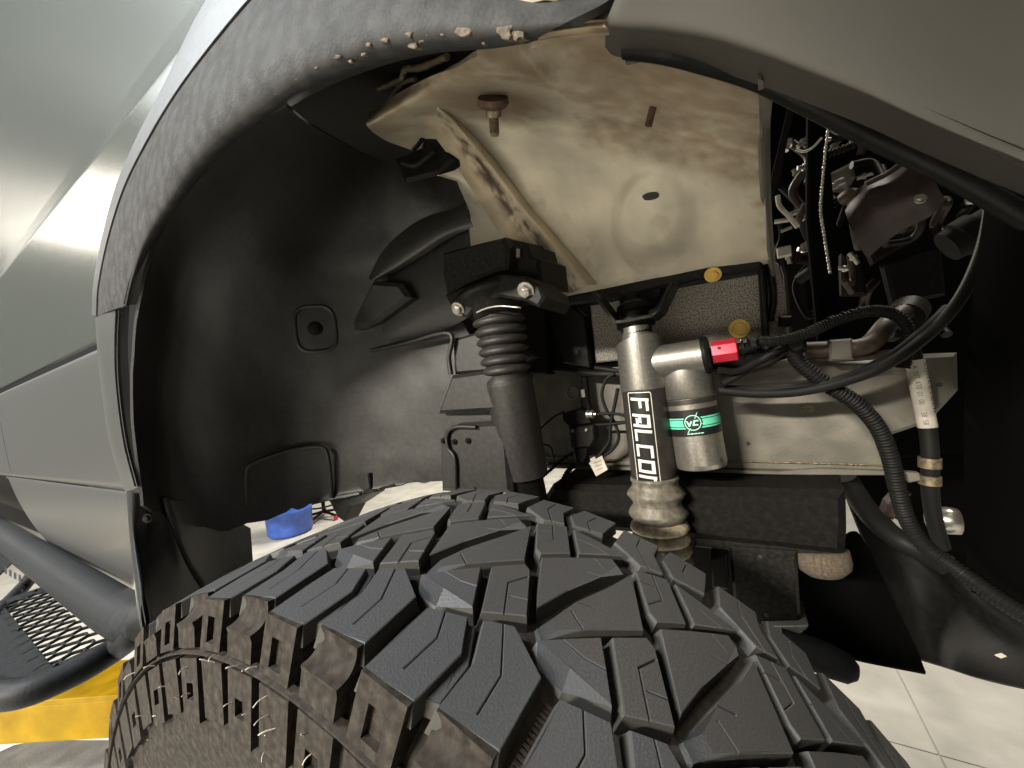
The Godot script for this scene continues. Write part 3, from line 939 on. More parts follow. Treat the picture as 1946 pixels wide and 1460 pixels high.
func frame(van: Node3D) -> void:
	var mb := MB.new()
	prism(mb, qs([1012, 700, 1180, 690, 1400, 705, 1560, 690, 1700, 678, 1822, 670, 1824, 742, 1768, 803, 1688, 830, 1690, 902, 1480, 897, 1036, 884, 1010, 884], 0.60), Vector3(0, 0, -0.07), 0.004)
	put("frame_rail", mb, M.rail, van, "pale grey painted frame rail behind the shock absorber")
	var fr := van.get_node("frame_rail") as Node3D
	mb = MB.new()
	tube(mb, qs([1030, 868, 1200, 873, 1400, 877, 1560, 881, 1685, 885], 0.5985), func(f: float) -> float: return 0.0011 + 0.0007 * noise.get_noise_1d(f * 90.0), 6, 120)
	put("weld_seam", mb, M.bronze, fr)
	mb = MB.new()
	prism(mb, qs([1036, 884, 1300, 892, 1480, 897, 1560, 891, 1692, 896, 1693, 904, 1480, 903, 1036, 890], 0.592), Vector3(0, 0, -0.012), 0.001)
	put("lower_lip", mb, M.rail, fr)
	mb = MB.new()
	var hump := [qs([1372, 712, 1420, 704, 1470, 690, 1540, 668, 1600, 680, 1690, 684], 0.59), qs([1372, 718, 1420, 712, 1470, 702, 1540, 690, 1600, 694, 1690, 694], 0.582), qs([1372, 728, 1420, 728, 1470, 727, 1540, 722, 1600, 716, 1690, 705], 0.588)]
	put("upper_flange", sheet(hump, 50, 12, 0.003), M.rail, fr)
	for h in [[1422, 843, 3.5], [1786, 731, 4.5], [1196, 850, 3.0]]:
		mb = MB.new()
		var c := Q(h[0], h[1], 0.5985)
		var r := mm(h[0], h[1], 0.5985, h[2])
		lathe(mb, c, c + Vector3(0, 0, 1), [[0, r], [0.0008, r * 0.9], [0.0008, 0]], 16)
		put("rail_hole", mb, M.ink, fr)
	mb = MB.new()
	var rs := []
	for k in 16:
		var rr := 0.007 + 0.003 * noise.get_noise_1d(k * 3.7)
		rs.append(Q(1534, 776, 0.5992) + Vector3(cos(TAU * k / 16.0) * rr * 1.3, sin(TAU * k / 16.0) * rr, 0))
	prism(mb, rs, Vector3(0, 0, -0.002), 0.0004)
	put("rust_spot", mb, M.bronze, fr)
	# rail wall seen between strut and shock, with its cut-out
	mb = MB.new()
	var cc := Q(1088, 747, 0.598)
	lathe(mb, cc, cc + Vector3(0, 0, 1), [[0, 0.012], [0.002, 0.011], [0.002, 0.009], [-0.001, 0.008], [-0.001, 0]], 24)
	put("rail_plug", mb, M.steel, fr)
	# mounting plate above the shock
	mb = MB.new()
	prism(mb, qs([1122, 590, 1120, 575, 1438, 503, 1446, 512, 1452, 648, 1372, 662, 1132, 690], 0.575), Vector3(0, 0, -0.012), 0.002)
	put("mount_plate", mb, M.speckled, van, "speckled grey steel mounting plate above the shock absorber")
	var mp := van.get_node("mount_plate") as Node3D
	mb = MB.new()
	prism(mb, qs([1034, 572, 1130, 552, 1290, 518, 1440, 479, 1448, 486, 1448, 512, 1290, 540, 1130, 574, 1036, 584], 0.545), Vector3(0, 0, -0.035), 0.003)
	put("top_flange", mb, M.bracket, mp, "black top flange of the mounting plate")
	mb = MB.new()
	prism(mb, qs([1440, 484, 1450, 492, 1462, 640, 1450, 650], 0.55), Vector3(0, 0, -0.03), 0.002)
	put("end_flange", mb, M.bracket, mp)
	bolt(mp, Q(1355, 522, 0.545), Vector3(0, -0.6, 0.8), 0.0068, M.gold, "gold_bolt")
	bolt(mp, Q(1405, 625, 0.574), Vector3(0.05, 0, 1), 0.0083, M.gold, "gold_bolt")
	bolt(mp, Q(1283, 541, 0.55), Vector3(0, -0.3, 1), 0.005, M.bracket, "mount_bolt")
	mb = MB.new()
	prism(mb, qs([800, 540, 1130, 540, 1460, 470, 1466, 720, 800, 722], 0.61), Vector3(0, 0, -0.02), 0.002)
	put("inner_wall", mb, M.dark, van)
	# black gusset plates left of it
	mb = MB.new()
	prism(mb, qs([1034, 580, 1072, 572, 1110, 600, 1122, 700, 1070, 690, 1052, 640], 0.56), Vector3(0, 0, -0.02), 0.002)
	put("gusset_plate", mb, M.black, van)
	bolt(van, Q(1097, 668, 0.559), Vector3(0.1, 0, 1), 0.005, M.bracket, "gusset_bolt")
	mb = MB.new()
	prism(mb, qs([985, 560, 1034, 575, 1040, 712, 1000, 712], 0.55), Vector3(0, 0, -0.03), 0.003)
	put("strut_bracket", mb, M.dark, van)
	# grey column right of the plate
	mb = MB.new()
	prism(mb, qs([1464, 492, 1480, 500, 1494, 560, 1497, 650, 1463, 652, 1459, 520], 0.60), Vector3(0, 0, -0.03), 0.003)
	put("inner_column", mb, M.speckled, van)
	mb = MB.new()
	tube(mb, q3([1458, 480, 0.56, 1470, 560, 0.58, 1464, 610, 0.59]), 0.004, 8)
	put("flange_seal", mb, M.black, van)
	# cross member and bracket below the rail
	mb = MB.new()
	prism(mb, qs([1030, 950, 1048, 922, 1200, 926, 1610, 934, 1612, 1008, 1608, 1062, 1480, 1046, 1330, 1026, 1200, 1015, 1030, 1000], 0.53), Vector3(0, 0, -0.12), 0.008)
	put("cross_member", mb, M.dark, van, "dark dusty cross member under the frame rail")
	var cm := van.get_node("cross_member") as Node3D
	mb = MB.new()
	prism(mb, qs([1320, 1024, 1480, 1040, 1612, 1056, 1612, 1072, 1480, 1060, 1320, 1040], 0.515), Vector3(0, 0, -0.02), 0.002)
	put("member_lip", mb, M.bracket, cm)
	mb = MB.new()
	prism(mb, qs([1386, 1040, 1515, 1050, 1523, 1190, 1524, 1222, 1400, 1205], 0.51), Vector3(0, 0, -0.06), 0.003)
	put("steering_bracket", mb, M.bracket, van, "grey flat bracket hanging from the cross member")
	var sb := van.get_node("steering_bracket") as Node3D
	for h in [[1445, 1058], [1457, 1170]]:
		mb = MB.new()
		var c := Q(h[0], h[1], 0.5095)
		lathe(mb, c, c + Vector3(0, 0, 1), [[0, 0.0024], [0.0006, 0.002], [0.0006, 0]], 12)
		put("bracket_hole", mb, M.ink, sb)
	mb = MB.new()
	prism(mb, qs([1448, 1191, 1537, 1190, 1532, 1198, 1523, 1202, 1522, 1236, 1476, 1198, 1448, 1197], 0.50), Vector3(0, 0, -0.05), 0.001)
	put("bracket_foot", mb, M.rail, sb, "pale bent foot of the grey bracket")
	mb = MB.new()
	var e := Q(1330, 1075, 0.49)
	prism(mb, qs([1350, 1062, 1382, 1058, 1384, 1122, 1354, 1118], 0.50), Vector3(0, 0, -0.03), 0.002)
	put("bump_block", mb, M.black, van)
	mb = MB.new()
	prism(mb, qs([1280, 990, 1410, 1030, 1412, 1170, 1290, 1150], 0.60), Vector3(0, 0, -0.02), 0.002)
	put("inner_bracket", mb, M.dark, van)
	# rubber bush and ball joint
	mb = MB.new()
	var bu := Q(1560, 1066, 0.53)
	lathe(mb, bu + Vector3(0, 0.012, 0), bu + Vector3(0.1, -1, 0.15), [[0, 0.0], [0, 0.026], [0.012, 0.026], [0.019, 0.024], [0.026, 0.016], [0.028, 0]], 28, true)
	put("rubber_bush", mb, M.dried_mud, van, "tan rubber bush under the cross member")
	mb = MB.new()
	lathe(mb, Q(1480, 1215, 0.50), Q(1590, 1262, 0.50), [[0, 0.014], [0.02, 0.016], [0.045, 0.0165], [0.06, 0.014], [0.067, 0.008], [0.068, 0]], 24, true)
	put("ball_joint", mb, M.dark, van)
	mb = MB.new()
	prism(mb, qs([1505, 905, 1600, 908, 1602, 1010, 1508, 1010], 0.585), Vector3(0, 0, -0.05), 0.006)
	put("rubber_mount", mb, M.black, van)
	# splash shields towards the bumper
	var rows := [q3([1500, 1062, 0.66, 1560, 1075, 0.66, 1620, 1010, 0.72, 1650, 1040, 0.72]), q3([1515, 1130, 0.64, 1580, 1140, 0.66, 1640, 1120, 0.68, 1690, 1130, 0.70]), q3([1525, 1190, 0.62, 1590, 1215, 0.63, 1660, 1225, 0.64, 1740, 1230, 0.66]), q3([1530, 1206, 0.61, 1602, 1238, 0.615, 1625, 1252, 0.615, 1760, 1278, 0.63])]
	put("lower_shield", sheet(rows, 30, 24, 0.004), M.void_black, van)
	rows = [q3([1608, 940, 0.80, 1680, 975, 0.80, 1760, 1060, 0.75, 1840, 1110, 0.70, 1960, 1170, 0.66]), q3([1640, 1020, 0.76, 1710, 1060, 0.76, 1790, 1110, 0.73, 1860, 1150, 0.68, 1970, 1210, 0.64]), q3([1680, 1120, 0.72, 1750, 1150, 0.72, 1820, 1180, 0.69, 1890, 1210, 0.66, 1980, 1260, 0.62]), q3([1722, 1245, 0.66, 1780, 1262, 0.66, 1840, 1282, 0.64, 1900, 1297, 0.62, 1990, 1316, 0.60])]
	put("splash_shield", sheet(rows, 40, 30, 0.004), M.black, van, "large black splash shield under the front bumper")
	mb = MB.new()
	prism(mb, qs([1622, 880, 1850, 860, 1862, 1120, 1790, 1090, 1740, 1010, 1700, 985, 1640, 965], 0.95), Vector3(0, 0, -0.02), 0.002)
	put("dark_backing", mb, M.void_black, van)  # dark backing sheet filling the open gap behind the hoses
	rows = [q3([1880, 330, 0.40, 1960, 370, 0.36, 2100, 420, 0.36]), q3([1850, 560, 0.46, 1940, 560, 0.40, 2100, 560, 0.38]), q3([1832, 800, 0.52, 1930, 800, 0.44, 2100, 800, 0.40]), q3([1836, 1060, 0.60, 1930, 1060, 0.52, 2100, 1060, 0.45]), q3([1846, 1125, 0.64, 1935, 1165, 0.58, 2100, 1220, 0.50])]
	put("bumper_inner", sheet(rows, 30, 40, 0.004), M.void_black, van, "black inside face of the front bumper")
	var bx := Q(2140, 700, 0.2).x + 0.05
	rows = []
	for w in [[2.25, 0.30], [1.95, 0.20], [1.75, 0.17], [1.55, 0.17], [1.35, 0.19], [1.22, 0.26]]:
		rows.append([Vector3(bx, w[0], -w[1] - 0.02), Vector3(bx + 0.25, w[0], -w[1]), Vector3(bx + 0.5, w[0], -w[1] - 0.06), Vector3(bx + 0.75, w[0], -w[1] - 0.3), Vector3(bx + 0.82, w[0], -w[1] - 0.8)])
	put("front_bumper", sheet(rows, 24, 20, 0.004, null, null, false, Vector3(0.4, 0, 1)), M.fender, van)
	mb = MB.new()
	prism(mb, qs([1891, 1246, 1904, 1242, 1914, 1248, 1903, 1252], 0.60), Vector3(0, 0, -0.001))
	put("shield_hole_light", mb, M.tag, van)  # pale patch painted for light showing through a hole in the shield

func engine_bay(van: Node3D) -> void:
	var mb := MB.new()
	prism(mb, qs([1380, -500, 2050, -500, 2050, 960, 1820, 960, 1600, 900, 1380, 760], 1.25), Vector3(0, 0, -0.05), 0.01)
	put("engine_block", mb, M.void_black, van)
	mb = MB.new()
	prism(mb, qs([1536, 190, 1566, 196, 1590, 420, 1600, 640, 1556, 650, 1534, 420], 0.70), Vector3(0, 0, -0.02), 0.003)
	put("support_post", mb, M.void_black, van, "black upright post in the engine bay")
	mb = MB.new()
	prism(mb, qs([1500, 190, 1516, 170, 1490, 300, 1462, 420, 1460, 360], 0.62), Vector3(0, 0, -0.01), 0.001)
	put("bay_seal", mb, M.black, van)
	mb = MB.new()
	var bp := q3([1640, 222, 0.66, 1604, 214, 0.665, 1580, 228, 0.67, 1571, 270, 0.67, 1564, 340, 0.67, 1560, 400, 0.67, 1567, 450, 0.67, 1578, 520, 0.67])
	tube(mb, bp, 0.0016, 7, 0, 0.005, 0.0004)
	put("braided_cable", mb, M.steel, van, "thin pale twisted cable running down past the post")
	mb = MB.new()
	tube(mb, q3([1566, 296, 0.85, 1600, 284, 0.85, 1640, 268, 0.85]), 0.0055, 9, 0, 0.006, 0.001)
	put("bay_conduit", mb, M.hose, van)
	for s in [[1616, 273, 1632, 266], [1640, 262, 1658, 254], [1660, 252, 1676, 243], [1566, 362, 1590, 352], [1588, 350, 1604, 343], [1572, 382, 1582, 372]]:
		mb = MB.new()
		tube(mb, [Q(s[0], s[1], 0.86), Q(s[2], s[3], 0.86)], 0.0062, 12)
		put("injector_tube", mb, M.can, van)
	mb = MB.new()
	prism(mb, qs([1568, 332, 1622, 305, 1628, 335, 1612, 356, 1570, 352], 0.95), Vector3(0, 0, -0.03), 0.006)
	put("pale_cover", mb, M.rail, van)
	var man := [q3([1606, 400, 0.82, 1640, 352, 0.82, 1690, 332, 0.82, 1730, 296, 0.82, 1757, 266, 0.82]), q3([1612, 420, 0.79, 1650, 376, 0.79, 1700, 352, 0.79, 1740, 318, 0.79, 1766, 290, 0.79]), q3([1625, 450, 0.80, 1662, 415, 0.80, 1712, 392, 0.80, 1752, 372, 0.80, 1776, 340, 0.80]), q3([1650, 490, 0.86, 1690, 455, 0.86, 1730, 430, 0.86, 1770, 410, 0.86, 1796, 380, 0.86])]
	put("exhaust_shield", sheet(man, 40, 24, 0.004), M.manifold, van, "reddish brown heat shield in the engine bay")
	mb = MB.new()
	tube(mb, q3([1645, 350, 0.80, 1690, 328, 0.80, 1724, 300, 0.80, 1754, 268, 0.80]), 0.004, 8)
	put("shield_edge", mb, M.pipe, van.get_node("exhaust_shield"))
	bolt(van.get_node("exhaust_shield"), Q(1749, 378, 0.79), Vector3(0, 0.3, 1), 0.005, M.steel, "shield_bolt")
	mb = MB.new()
	tube(mb, q3([1602, 380, 0.84, 1618, 370, 0.83, 1628, 392, 0.83, 1632, 430, 0.83, 1640, 470, 0.85]), 0.011, 10)
	put("coolant_pipe", mb, M.pipe, van)
	mb = MB.new()
	tube(mb, q3([1478, 372, 0.66, 1482, 392, 0.66, 1500, 412, 0.66, 1516, 432, 0.66]), 0.003, 8)
	put("pale_wire", mb, M.tag, van)
	mb = MB.new()
	tube(mb, q3([1512, 284, 0.66, 1528, 288, 0.66, 1545, 280, 0.66, 1562, 262, 0.66]), 0.0016, 6)
	put("loose_wire", mb, M.tag, van)
	for s in [[1502, 408, 1534, 396, 5.0], [1518, 420, 1536, 410, 5.0], [1472, 422, 1500, 418, 4.0], [1484, 440, 1505, 432, 3.0], [1524, 470, 1540, 462, 6.0], [1574, 402, 1582, 392, 5.0]]:
		mb = MB.new()
		tube(mb, [Q(s[0], s[1], 0.9), Q(s[2], s[3], 0.9)], mm(s[0], s[1], 0.9, s[4]), 10)
		put("bright_fitting", mb, M.can, van)
	mb = MB.new()
	box(mb, Q(1490, 479, 0.85), Vector3(0.010, 0, 0), Vector3(0, 0.008, 0), Vector3(0, 0, 0.008), 0.001)
	put("pale_connector", mb, M.tag, van)
	mb = MB.new()
	prism(mb, qs([1512, 412, 1526, 382, 1536, 390, 1522, 428], 0.84), Vector3(0, 0, -0.02), 0.003)
	put("small_bracket", mb, M.pipe, van)
	mb = MB.new()
	lathe(mb, Q(1835, 380, 0.60), Q(1885, 372, 0.60), [[0, 0.0], [0.001, 0.005], [0.014, 0.0065], [0.022, 0.0055], [0.024, 0]], 18, true)
	put("bright_plug", mb, M.can, van)
	mb = MB.new()
	prism(mb, qs([1826, 340, 1860, 330, 1885, 334, 1880, 344, 1840, 350], 0.60), Vector3(0, 0, -0.01), 0.002)
	put("hinge_tab", mb, M.bronze, van)
	mb = MB.new()
	lathe(mb, Q(1800, 470, 0.72), Q(1870, 430, 0.72), [[0, 0.0], [0, 0.02], [0.012, 0.021], [0.013, 0.024], [0.03, 0.024], [0.031, 0.02], [0.05, 0.02], [0.05, 0]], 24)
	put("round_housing", mb, M.dark, van)
	for s in [[[1650, 470, 1740, 424, 1748, 452, 1662, 500], "bracket"], [[1470, 460, 1530, 470, 1540, 640, 1500, 640, 1490, 520], "dark"], [[1600, 480, 1640, 500, 1650, 560, 1600, 560], "bracket"], [[1680, 500, 1790, 470, 1800, 560, 1700, 580], "dark"]]:
		mb = MB.new()
		prism(mb, qs(s[0], 1.0), Vector3(0, 0, -0.03), 0.005)
		put("engine_cover", mb, M.dark, van)
	for k in 26:
		mb = MB.new()
		var x := rng.randf_range(1480.0, 1840.0)
		var yy := rng.randf_range(250.0, 600.0)
		var z := rng.randf_range(0.86, 1.12)
		var pts := [x, yy, z]
		for j in 3:
			x += rng.randf_range(-45.0, 45.0)
			yy += rng.randf_range(-60.0, 60.0)
			pts.append_array([clampf(x, 1475.0, 1870.0), clampf(yy, 230.0, 640.0), z + rng.randf_range(-0.03, 0.03)])
		tube(mb, q3(pts), rng.randf_range(0.003, 0.010), 9)
		put("engine_hose", mb, [M.black, M.hose, M.dark, M.bracket, M.manifold][k % 5], van)
	for k in 16:
		mb = MB.new()
		var p := Q(rng.randf_range(1478.0, 1650.0), rng.randf_range(250.0, 520.0), rng.randf_range(0.82, 0.95))
		var t := Vector3(rng.randf_range(-1, 1), rng.randf_range(-0.5, 0.8), rng.randf_range(-0.3, 0.3)).normalized()
		lathe(mb, p, p + t, [[0, 0], [0, 0.004], [0.008, 0.004], [0.008, 0.006], [0.012, 0.006], [0.012, 0.0035], [0.022, 0.0035], [0.022, 0]], 12)
		put("bright_fitting", mb, [M.can, M.steel, M.alloy][k % 3], van)
	# coolant pipe with its clip on the rail
	mb = MB.new()
	tube(mb, q3([1532, 666, 0.565, 1590, 664, 0.565, 1636, 660, 0.565, 1660, 648, 0.57, 1682, 622, 0.58, 1700, 606, 0.60, 1730, 585, 0.63]), 0.0098, 14, 60)
	put("brake_pipe", mb, M.pipe, van, "dusty copper coloured pipe above the frame rail")
	mb = MB.new()
	tube(mb, q3([1532, 682, 0.57, 1620, 680, 0.57, 1690, 672, 0.575, 1740, 662, 0.58]), 0.0042, 9)
	put("thin_pipe", mb, M.pipe, van)
	mb = MB.new()
	prism(mb, qs([1576, 646, 1620, 643, 1623, 684, 1577, 687], 0.552), Vector3(0, 0, -0.02), 0.002)
	put("pipe_clip", mb, M.rail, van, "pale clip holding the copper pipe to the rail")
	mb = MB.new()
	lathe(mb, Q(1718, 606, 0.62), Q(1736, 580, 0.66), [[0, 0.0], [0, 0.018], [0.03, 0.018], [0.03, 0]], 20)
	put("hose_collar", mb, M.bracket, van)
	for s in [[1778, 612, 1800, 636], [1752, 640, 1790, 604]]:
		mb = MB.new()
		tube(mb, [Q(s[0], s[1], 0.66), Q(s[2], s[3], 0.64)], 0.005, 8)
		put("wire_clip", mb, M.bracket, van)

func strut(van: Node3D) -> void:
	var mb := MB.new()
	var a := Q(931, 540, 0.44)
	var b := Q(1006, 952, 0.475)
	var ax := (b - a).normalized()
	lathe(mb, Q(966, 718, 0.45), b, [[0, 0.0], [0, 0.0315], [0.006, 0.0325], [0.135, 0.0325], [0.1365, 0.031], [0.1365, 0.0]], 40)
	put("strut", mb, M.boot, van, "matt black bump stop strut with a ribbed rubber boot and bolted top mount")
	var st := van.get_node("strut") as Node3D
	mb = MB.new()
	var t0 := Q(945, 590, 0.442)
	var pr := [[-0.012, 0.026], [0.0, 0.030]]
	var n := 6
	var l := t0.distance_to(Q(966, 722, 0.45))
	for k in n:
		var z := 0.008 + (l - 0.016) * k / n
		var d := (l - 0.016) / n
		var rr := 0.0345 - 0.001 * k * 0.5
		pr.append_array([[z, rr - 0.005], [z + d * 0.2, rr - 0.001], [z + d * 0.45, rr + 0.0012], [z + d * 0.7, rr + 0.0002], [z + d * 0.86, rr - 0.004], [z + d * 0.95, rr - 0.0065]])
	pr.append_array([[l, 0.032], [l + 0.004, 0.031]])
	lathe(mb, t0, Q(966, 722, 0.45), pr, 40, true)
	put("ribbed_boot", mb, M.boot, st)
	mb = MB.new()
	lathe(mb, Q(990, 885, 0.468), Q(1012, 990, 0.478), [[0, 0.0], [0, 0.0275], [0.11, 0.0275], [0.11, 0]], 36)
	put("strut_tube", mb, M.black, st)
	mb = MB.new()
	lathe(mb, Q(957, 893, 0.44), Q(963, 940, 0.445), [[0, 0], [0, 0.0022], [0.04, 0.0022], [0.04, 0]], 10)
	put("strut_rod", mb, M.steel, st)
	# top mount: dished cap over a bolted flange
	mb = MB.new()
	lathe(mb, Q(934, 556, 0.44), Q(945, 598, 0.44), [[0, 0.0], [0, 0.05], [0.006, 0.052], [0.011, 0.047], [0.016, 0.040], [0.030, 0.034], [0.034, 0.030]], 40, true)
	put("mount_flange", mb, M.bracket, st)
	mb = MB.new()
	prism(mb, q3([848, 562, 0.412, 838, 520, 0.412, 840, 480, 0.412, 900, 464, 0.412, 956, 450, 0.412, 966, 470, 0.412, 964, 510, 0.412, 950, 512, 0.412, 880, 540, 0.412]), Vector3(0.02, 0, -0.07), 0.004)
	put("mount_cap", mb, M.bracket, st)
	mb = MB.new()
	prism(mb, q3([956, 449, 0.43, 1002, 462, 0.43, 1008, 485, 0.43, 1024, 492, 0.43, 1030, 545, 0.43, 970, 548, 0.43]), Vector3(0.01, 0, -0.06), 0.004)
	put("mount_block", mb, M.black, st)
	mb = MB.new()
	var ear := q3([844, 560, 0.405, 880, 545, 0.405, 950, 520, 0.405, 1000, 525, 0.405, 1026, 545, 0.405, 1034, 566, 0.405, 1022, 584, 0.405, 1000, 572, 0.405, 950, 564, 0.405, 908, 578, 0.405, 888, 604, 0.405, 862, 596, 0.405])
	prism(mb, ear, Vector3(0.012, -0.006, -0.05), 0.003)
	put("mount_ear", mb, M.bracket, st)
	bolt(st, Q(871, 587, 0.404), Vector3(-0.1, -0.55, 1), 0.0068, M.steel, "mount_bolt")
	bolt(st, Q(1000, 552, 0.404), Vector3(-0.1, -0.6, 1), 0.0075, M.steel, "mount_bolt")
	bolt(st, Q(985, 470, 0.428), Vector3(-0.1, -0.3, 1), 0.004, M.black, "mount_bolt")
	mb = MB.new()
	tube(mb, [Q(984, 474, 0.426), Q(985, 490, 0.426)], 0.0028, 10)
	put("mount_pin", mb, M.steel, st)
	mb = MB.new()
	tube(mb, q3([906, 594, 0.404, 925, 586, 0.403, 950, 582, 0.402, 980, 584, 0.403, 990, 585, 0.406]), 0.0012, 8)
	put("retaining_ring", mb, M.steel, st)

# a point on a turned body: angle 0 faces outboard, v metres along the axis
func wrap_pt(a: Vector3, ax: Vector3, r: float, ang: float, v: float) -> Vector3:
	var front := (Vector3(0.22, 0, 1) - ax * ax.dot(Vector3(0.22, 0, 1))).normalized()
	var side := ax.cross(front) * -1.0
	if side.dot(rc) < 0.0:
		side = -side
	return a + ax * v + (front * cos(ang) + side * sin(ang)) * r

# flat print wrapped on a turned body: outline in (across metres, along metres)
func print_patch(mb: MB, a: Vector3, ax: Vector3, r: float, poly: PackedVector2Array) -> void:
	var lo := 1e9
	var hi := -1e9
	for w in poly:
		lo = minf(lo, w.x)
		hi = maxf(hi, w.x)
	var cells := maxi(1, int(ceil((hi - lo) / 0.0022)))
	for s in cells:
		var x0 := lerpf(lo, hi, float(s) / cells)
		var x1 := lerpf(lo, hi, float(s + 1) / cells)
		for part in Geometry2D.intersect_polygons(poly, PackedVector2Array([Vector2(x0, -1), Vector2(x1, -1), Vector2(x1, 1), Vector2(x0, 1)])):
			var ids := Geometry2D.triangulate_polygon(part)
			for i in range(0, ids.size(), 3):
				var p := []
				var n := []
				for k in 3:
					var w: Vector2 = part[ids[i + k]]
					p.append(wrap_pt(a, ax, r, w.x / r, w.y))
					n.append((wrap_pt(a, ax, r + 1.0, w.x / r, w.y) - p[k]).normalized())
				mb.tri(p[0], p[1], p[2], n[0], n[1], n[2])

func strokes(mb: MB, a: Vector3, ax: Vector3, r: float, lines: Array, width: float, map: Callable) -> void:
	for line in lines:
		var pts := PackedVector2Array()
		for i in range(0, line.size(), 2):
			pts.append(map.call(Vector2(line[i], line[i + 1])))
		for poly in Geometry2D.offset_polyline(pts, width * 0.5, Geometry2D.JOIN_MITER, Geometry2D.END_BUTT):
			if not Geometry2D.is_polygon_clockwise(poly):
				print_patch(mb, a, ax, r, poly)

func shock(van: Node3D) -> void:
	var zi := 0.515
	var a := Q(1224, 738, zi)
	var b := Q(1243, 908, zi)
	var ax := (b - a).normalized()
	var l := a.distance_to(b)
	var r := mm(1232, 820, zi, 42.0) * 0.98
	var mb := MB.new()
	lathe(mb, a - ax * 0.01, b, [[0, 0.0], [0, r], [l + 0.012, r], [l + 0.012, 0]], 48)
	put("shock_absorber", mb, M.shock_body, van, "silver and dark grey reservoir shock absorber with a red adjuster knob")
	var sh := van.get_node("shock_absorber") as Node3D
	# machined head
	var c := Q(1212, 640, zi)
	var hd := a - c
	var hl := hd.length()
	var hx := hd / hl
	mb = MB.new()
	var rh := r * 0.985
	# body head whose mouth is cut on a slant: rows turned about the axis
	var rows := []
	for k in 41:
		var an := TAU * k / 40.0
		var cut := 0.008 - 0.006 * cos(an * 1.0) - 0.003 * sin(an)
		var row := []
		for w in [[cut, rh - 0.006], [cut, rh - 0.001], [cut + 0.001, rh], [hl * 0.5, rh + 0.0004], [hl - 0.002, rh + 0.0008], [hl, rh]]:
			row.append(wrap_pt(c, hx, w[1], an, w[0]))
		rows.append(row)
	put("shock_head", sheet(rows, 24, 90, 0.0005, null, null, false, Vector3.ZERO), M.alloy, sh)
	mb = MB.new()
	lathe(mb, Q(1209, 622, zi), a, [[0, 0.0], [0, r * 0.66], [0.016, r * 0.70], [0.018, r * 0.86], [0.03, r * 0.86], [0.03, 0]], 40)
	put("head_collar", mb, M.alloy, sh)
	# bridge to the reservoir
	var d := Q(1310, 756, zi + 0.012)
	var e := Q(1333, 886, zi + 0.012)
	var dx := (e - d).normalized()
	var dl := d.distance_to(e)
	var rr := mm(1322, 820, zi + 0.012, 47.0) * 0.98
	mb = MB.new()
	var br := mm(1300, 680, zi, 32.0)
	lathe(mb, Q(1235, 691, zi - 0.002), Q(1343, 676, zi - 0.002), [[0, 0], [0, br], [0.064, br], [0.067, br - 0.002], [0.067, 0]], 40)
	put("bridge", mb, M.alloy, sh)
	mb = MB.new()
	prism(mb, qs([1238, 664, 1256, 660, 1334, 648, 1340, 688, 1346, 706, 1350, 722, 1350, 752, 1284, 756, 1270, 744, 1238, 742], zi + 0.001), Vector3(0, 0, -0.03), 0.007)
	put("cast_shoulder", mb, M.alloy, sh)
	mb = MB.new()
	lathe(mb, d - dx * 0.052, d, [[0, 0.0], [0.0, rr * 0.86], [0.008, rr * 0.96], [0.016, rr], [0.05, rr + 0.0006], [0.0515, rr - 0.0004], [0.0515, 0]], 48, true)
	put("reservoir_head", mb, M.alloy, sh)
	mb = MB.new()
	lathe(mb, d, e, [[-0.002, 0], [-0.002, rr * 0.985], [dl - 0.006, rr * 0.985], [dl - 0.001, rr * 0.95], [dl, rr * 0.9], [dl, 0]], 48)
	put("reservoir", mb, M.can, sh, "silver reservoir can with a black and mint green band")
	mb = MB.new()
	lathe(mb, d, e, [[0.0, rr], [0.006, rr + 0.0002], [0.006, rr * 0.98], [0.0005, rr * 0.98], [0.0, rr]], 48)
	put("reservoir_groove", mb, M.shock_body, sh)
	# reservoir band print
	var rb := rr * 0.985 + 0.0004
	var f := d
	var hw := 0.052
	mb = MB.new()
	print_patch(mb, f, dx, rb, PackedVector2Array([Vector2(-hw, 0.012), Vector2(hw, 0.012), Vector2(hw, 0.0435), Vector2(-hw, 0.0435)]))
	put("band", mb, M.decal_black, sh)
	mb = MB.new()
	for y in [[0.0215, 0.0232], [0.0242, 0.0318], [0.0328, 0.0345]]:
		print_patch(mb, f, dx, rb + 0.0003, PackedVector2Array([Vector2(-hw, y[0]), Vector2(hw, y[0]), Vector2(hw, y[1]), Vector2(-hw, y[1])]))
	put("band_stripe", mb, M.mint, sh)
	var lc := Vector2(-0.004, 0.0275)
	var lr := 0.0092
	mb = MB.new()
	var disc := PackedVector2Array()
	for k in 32:
		disc.append(lc + Vector2(cos(TAU * k / 32.0), sin(TAU * k / 32.0)) * (lr + 0.0016))
	print_patch(mb, f, dx, rb + 0.0006, disc)
	put("emblem_ground", mb, M.decal_black, sh)
	mb = MB.new()
	for k in 32:
		var a0 := TAU * k / 32.0
		var a1 := TAU * (k + 1) / 32.0
		print_patch(mb, f, dx, rb + 0.0009, PackedVector2Array([lc + Vector2(cos(a0), sin(a0)) * lr, lc + Vector2(cos(a1), sin(a1)) * lr, lc + Vector2(cos(a1), sin(a1)) * (lr - 0.0011), lc + Vector2(cos(a0), sin(a0)) * (lr - 0.0011)]))
	var lm := func(p: Vector2) -> Vector2: return lc + p * 0.001
	strokes(mb, f, dx, rb + 0.0012, [[-6.5, -2.5, -4.3, 3.4, -1.2, -2.0], [6.5, -2.0, 1.6, -2.2, 0.2, 2.6, 5.4, 2.8]], 0.0017, lm)
	strokes(mb, f, dx, rb + 0.0012, [[2.6, -4.6, 6.2, -11.4], [-7.0, 11.5, -3.6, 6.0]], 0.0009, lm)
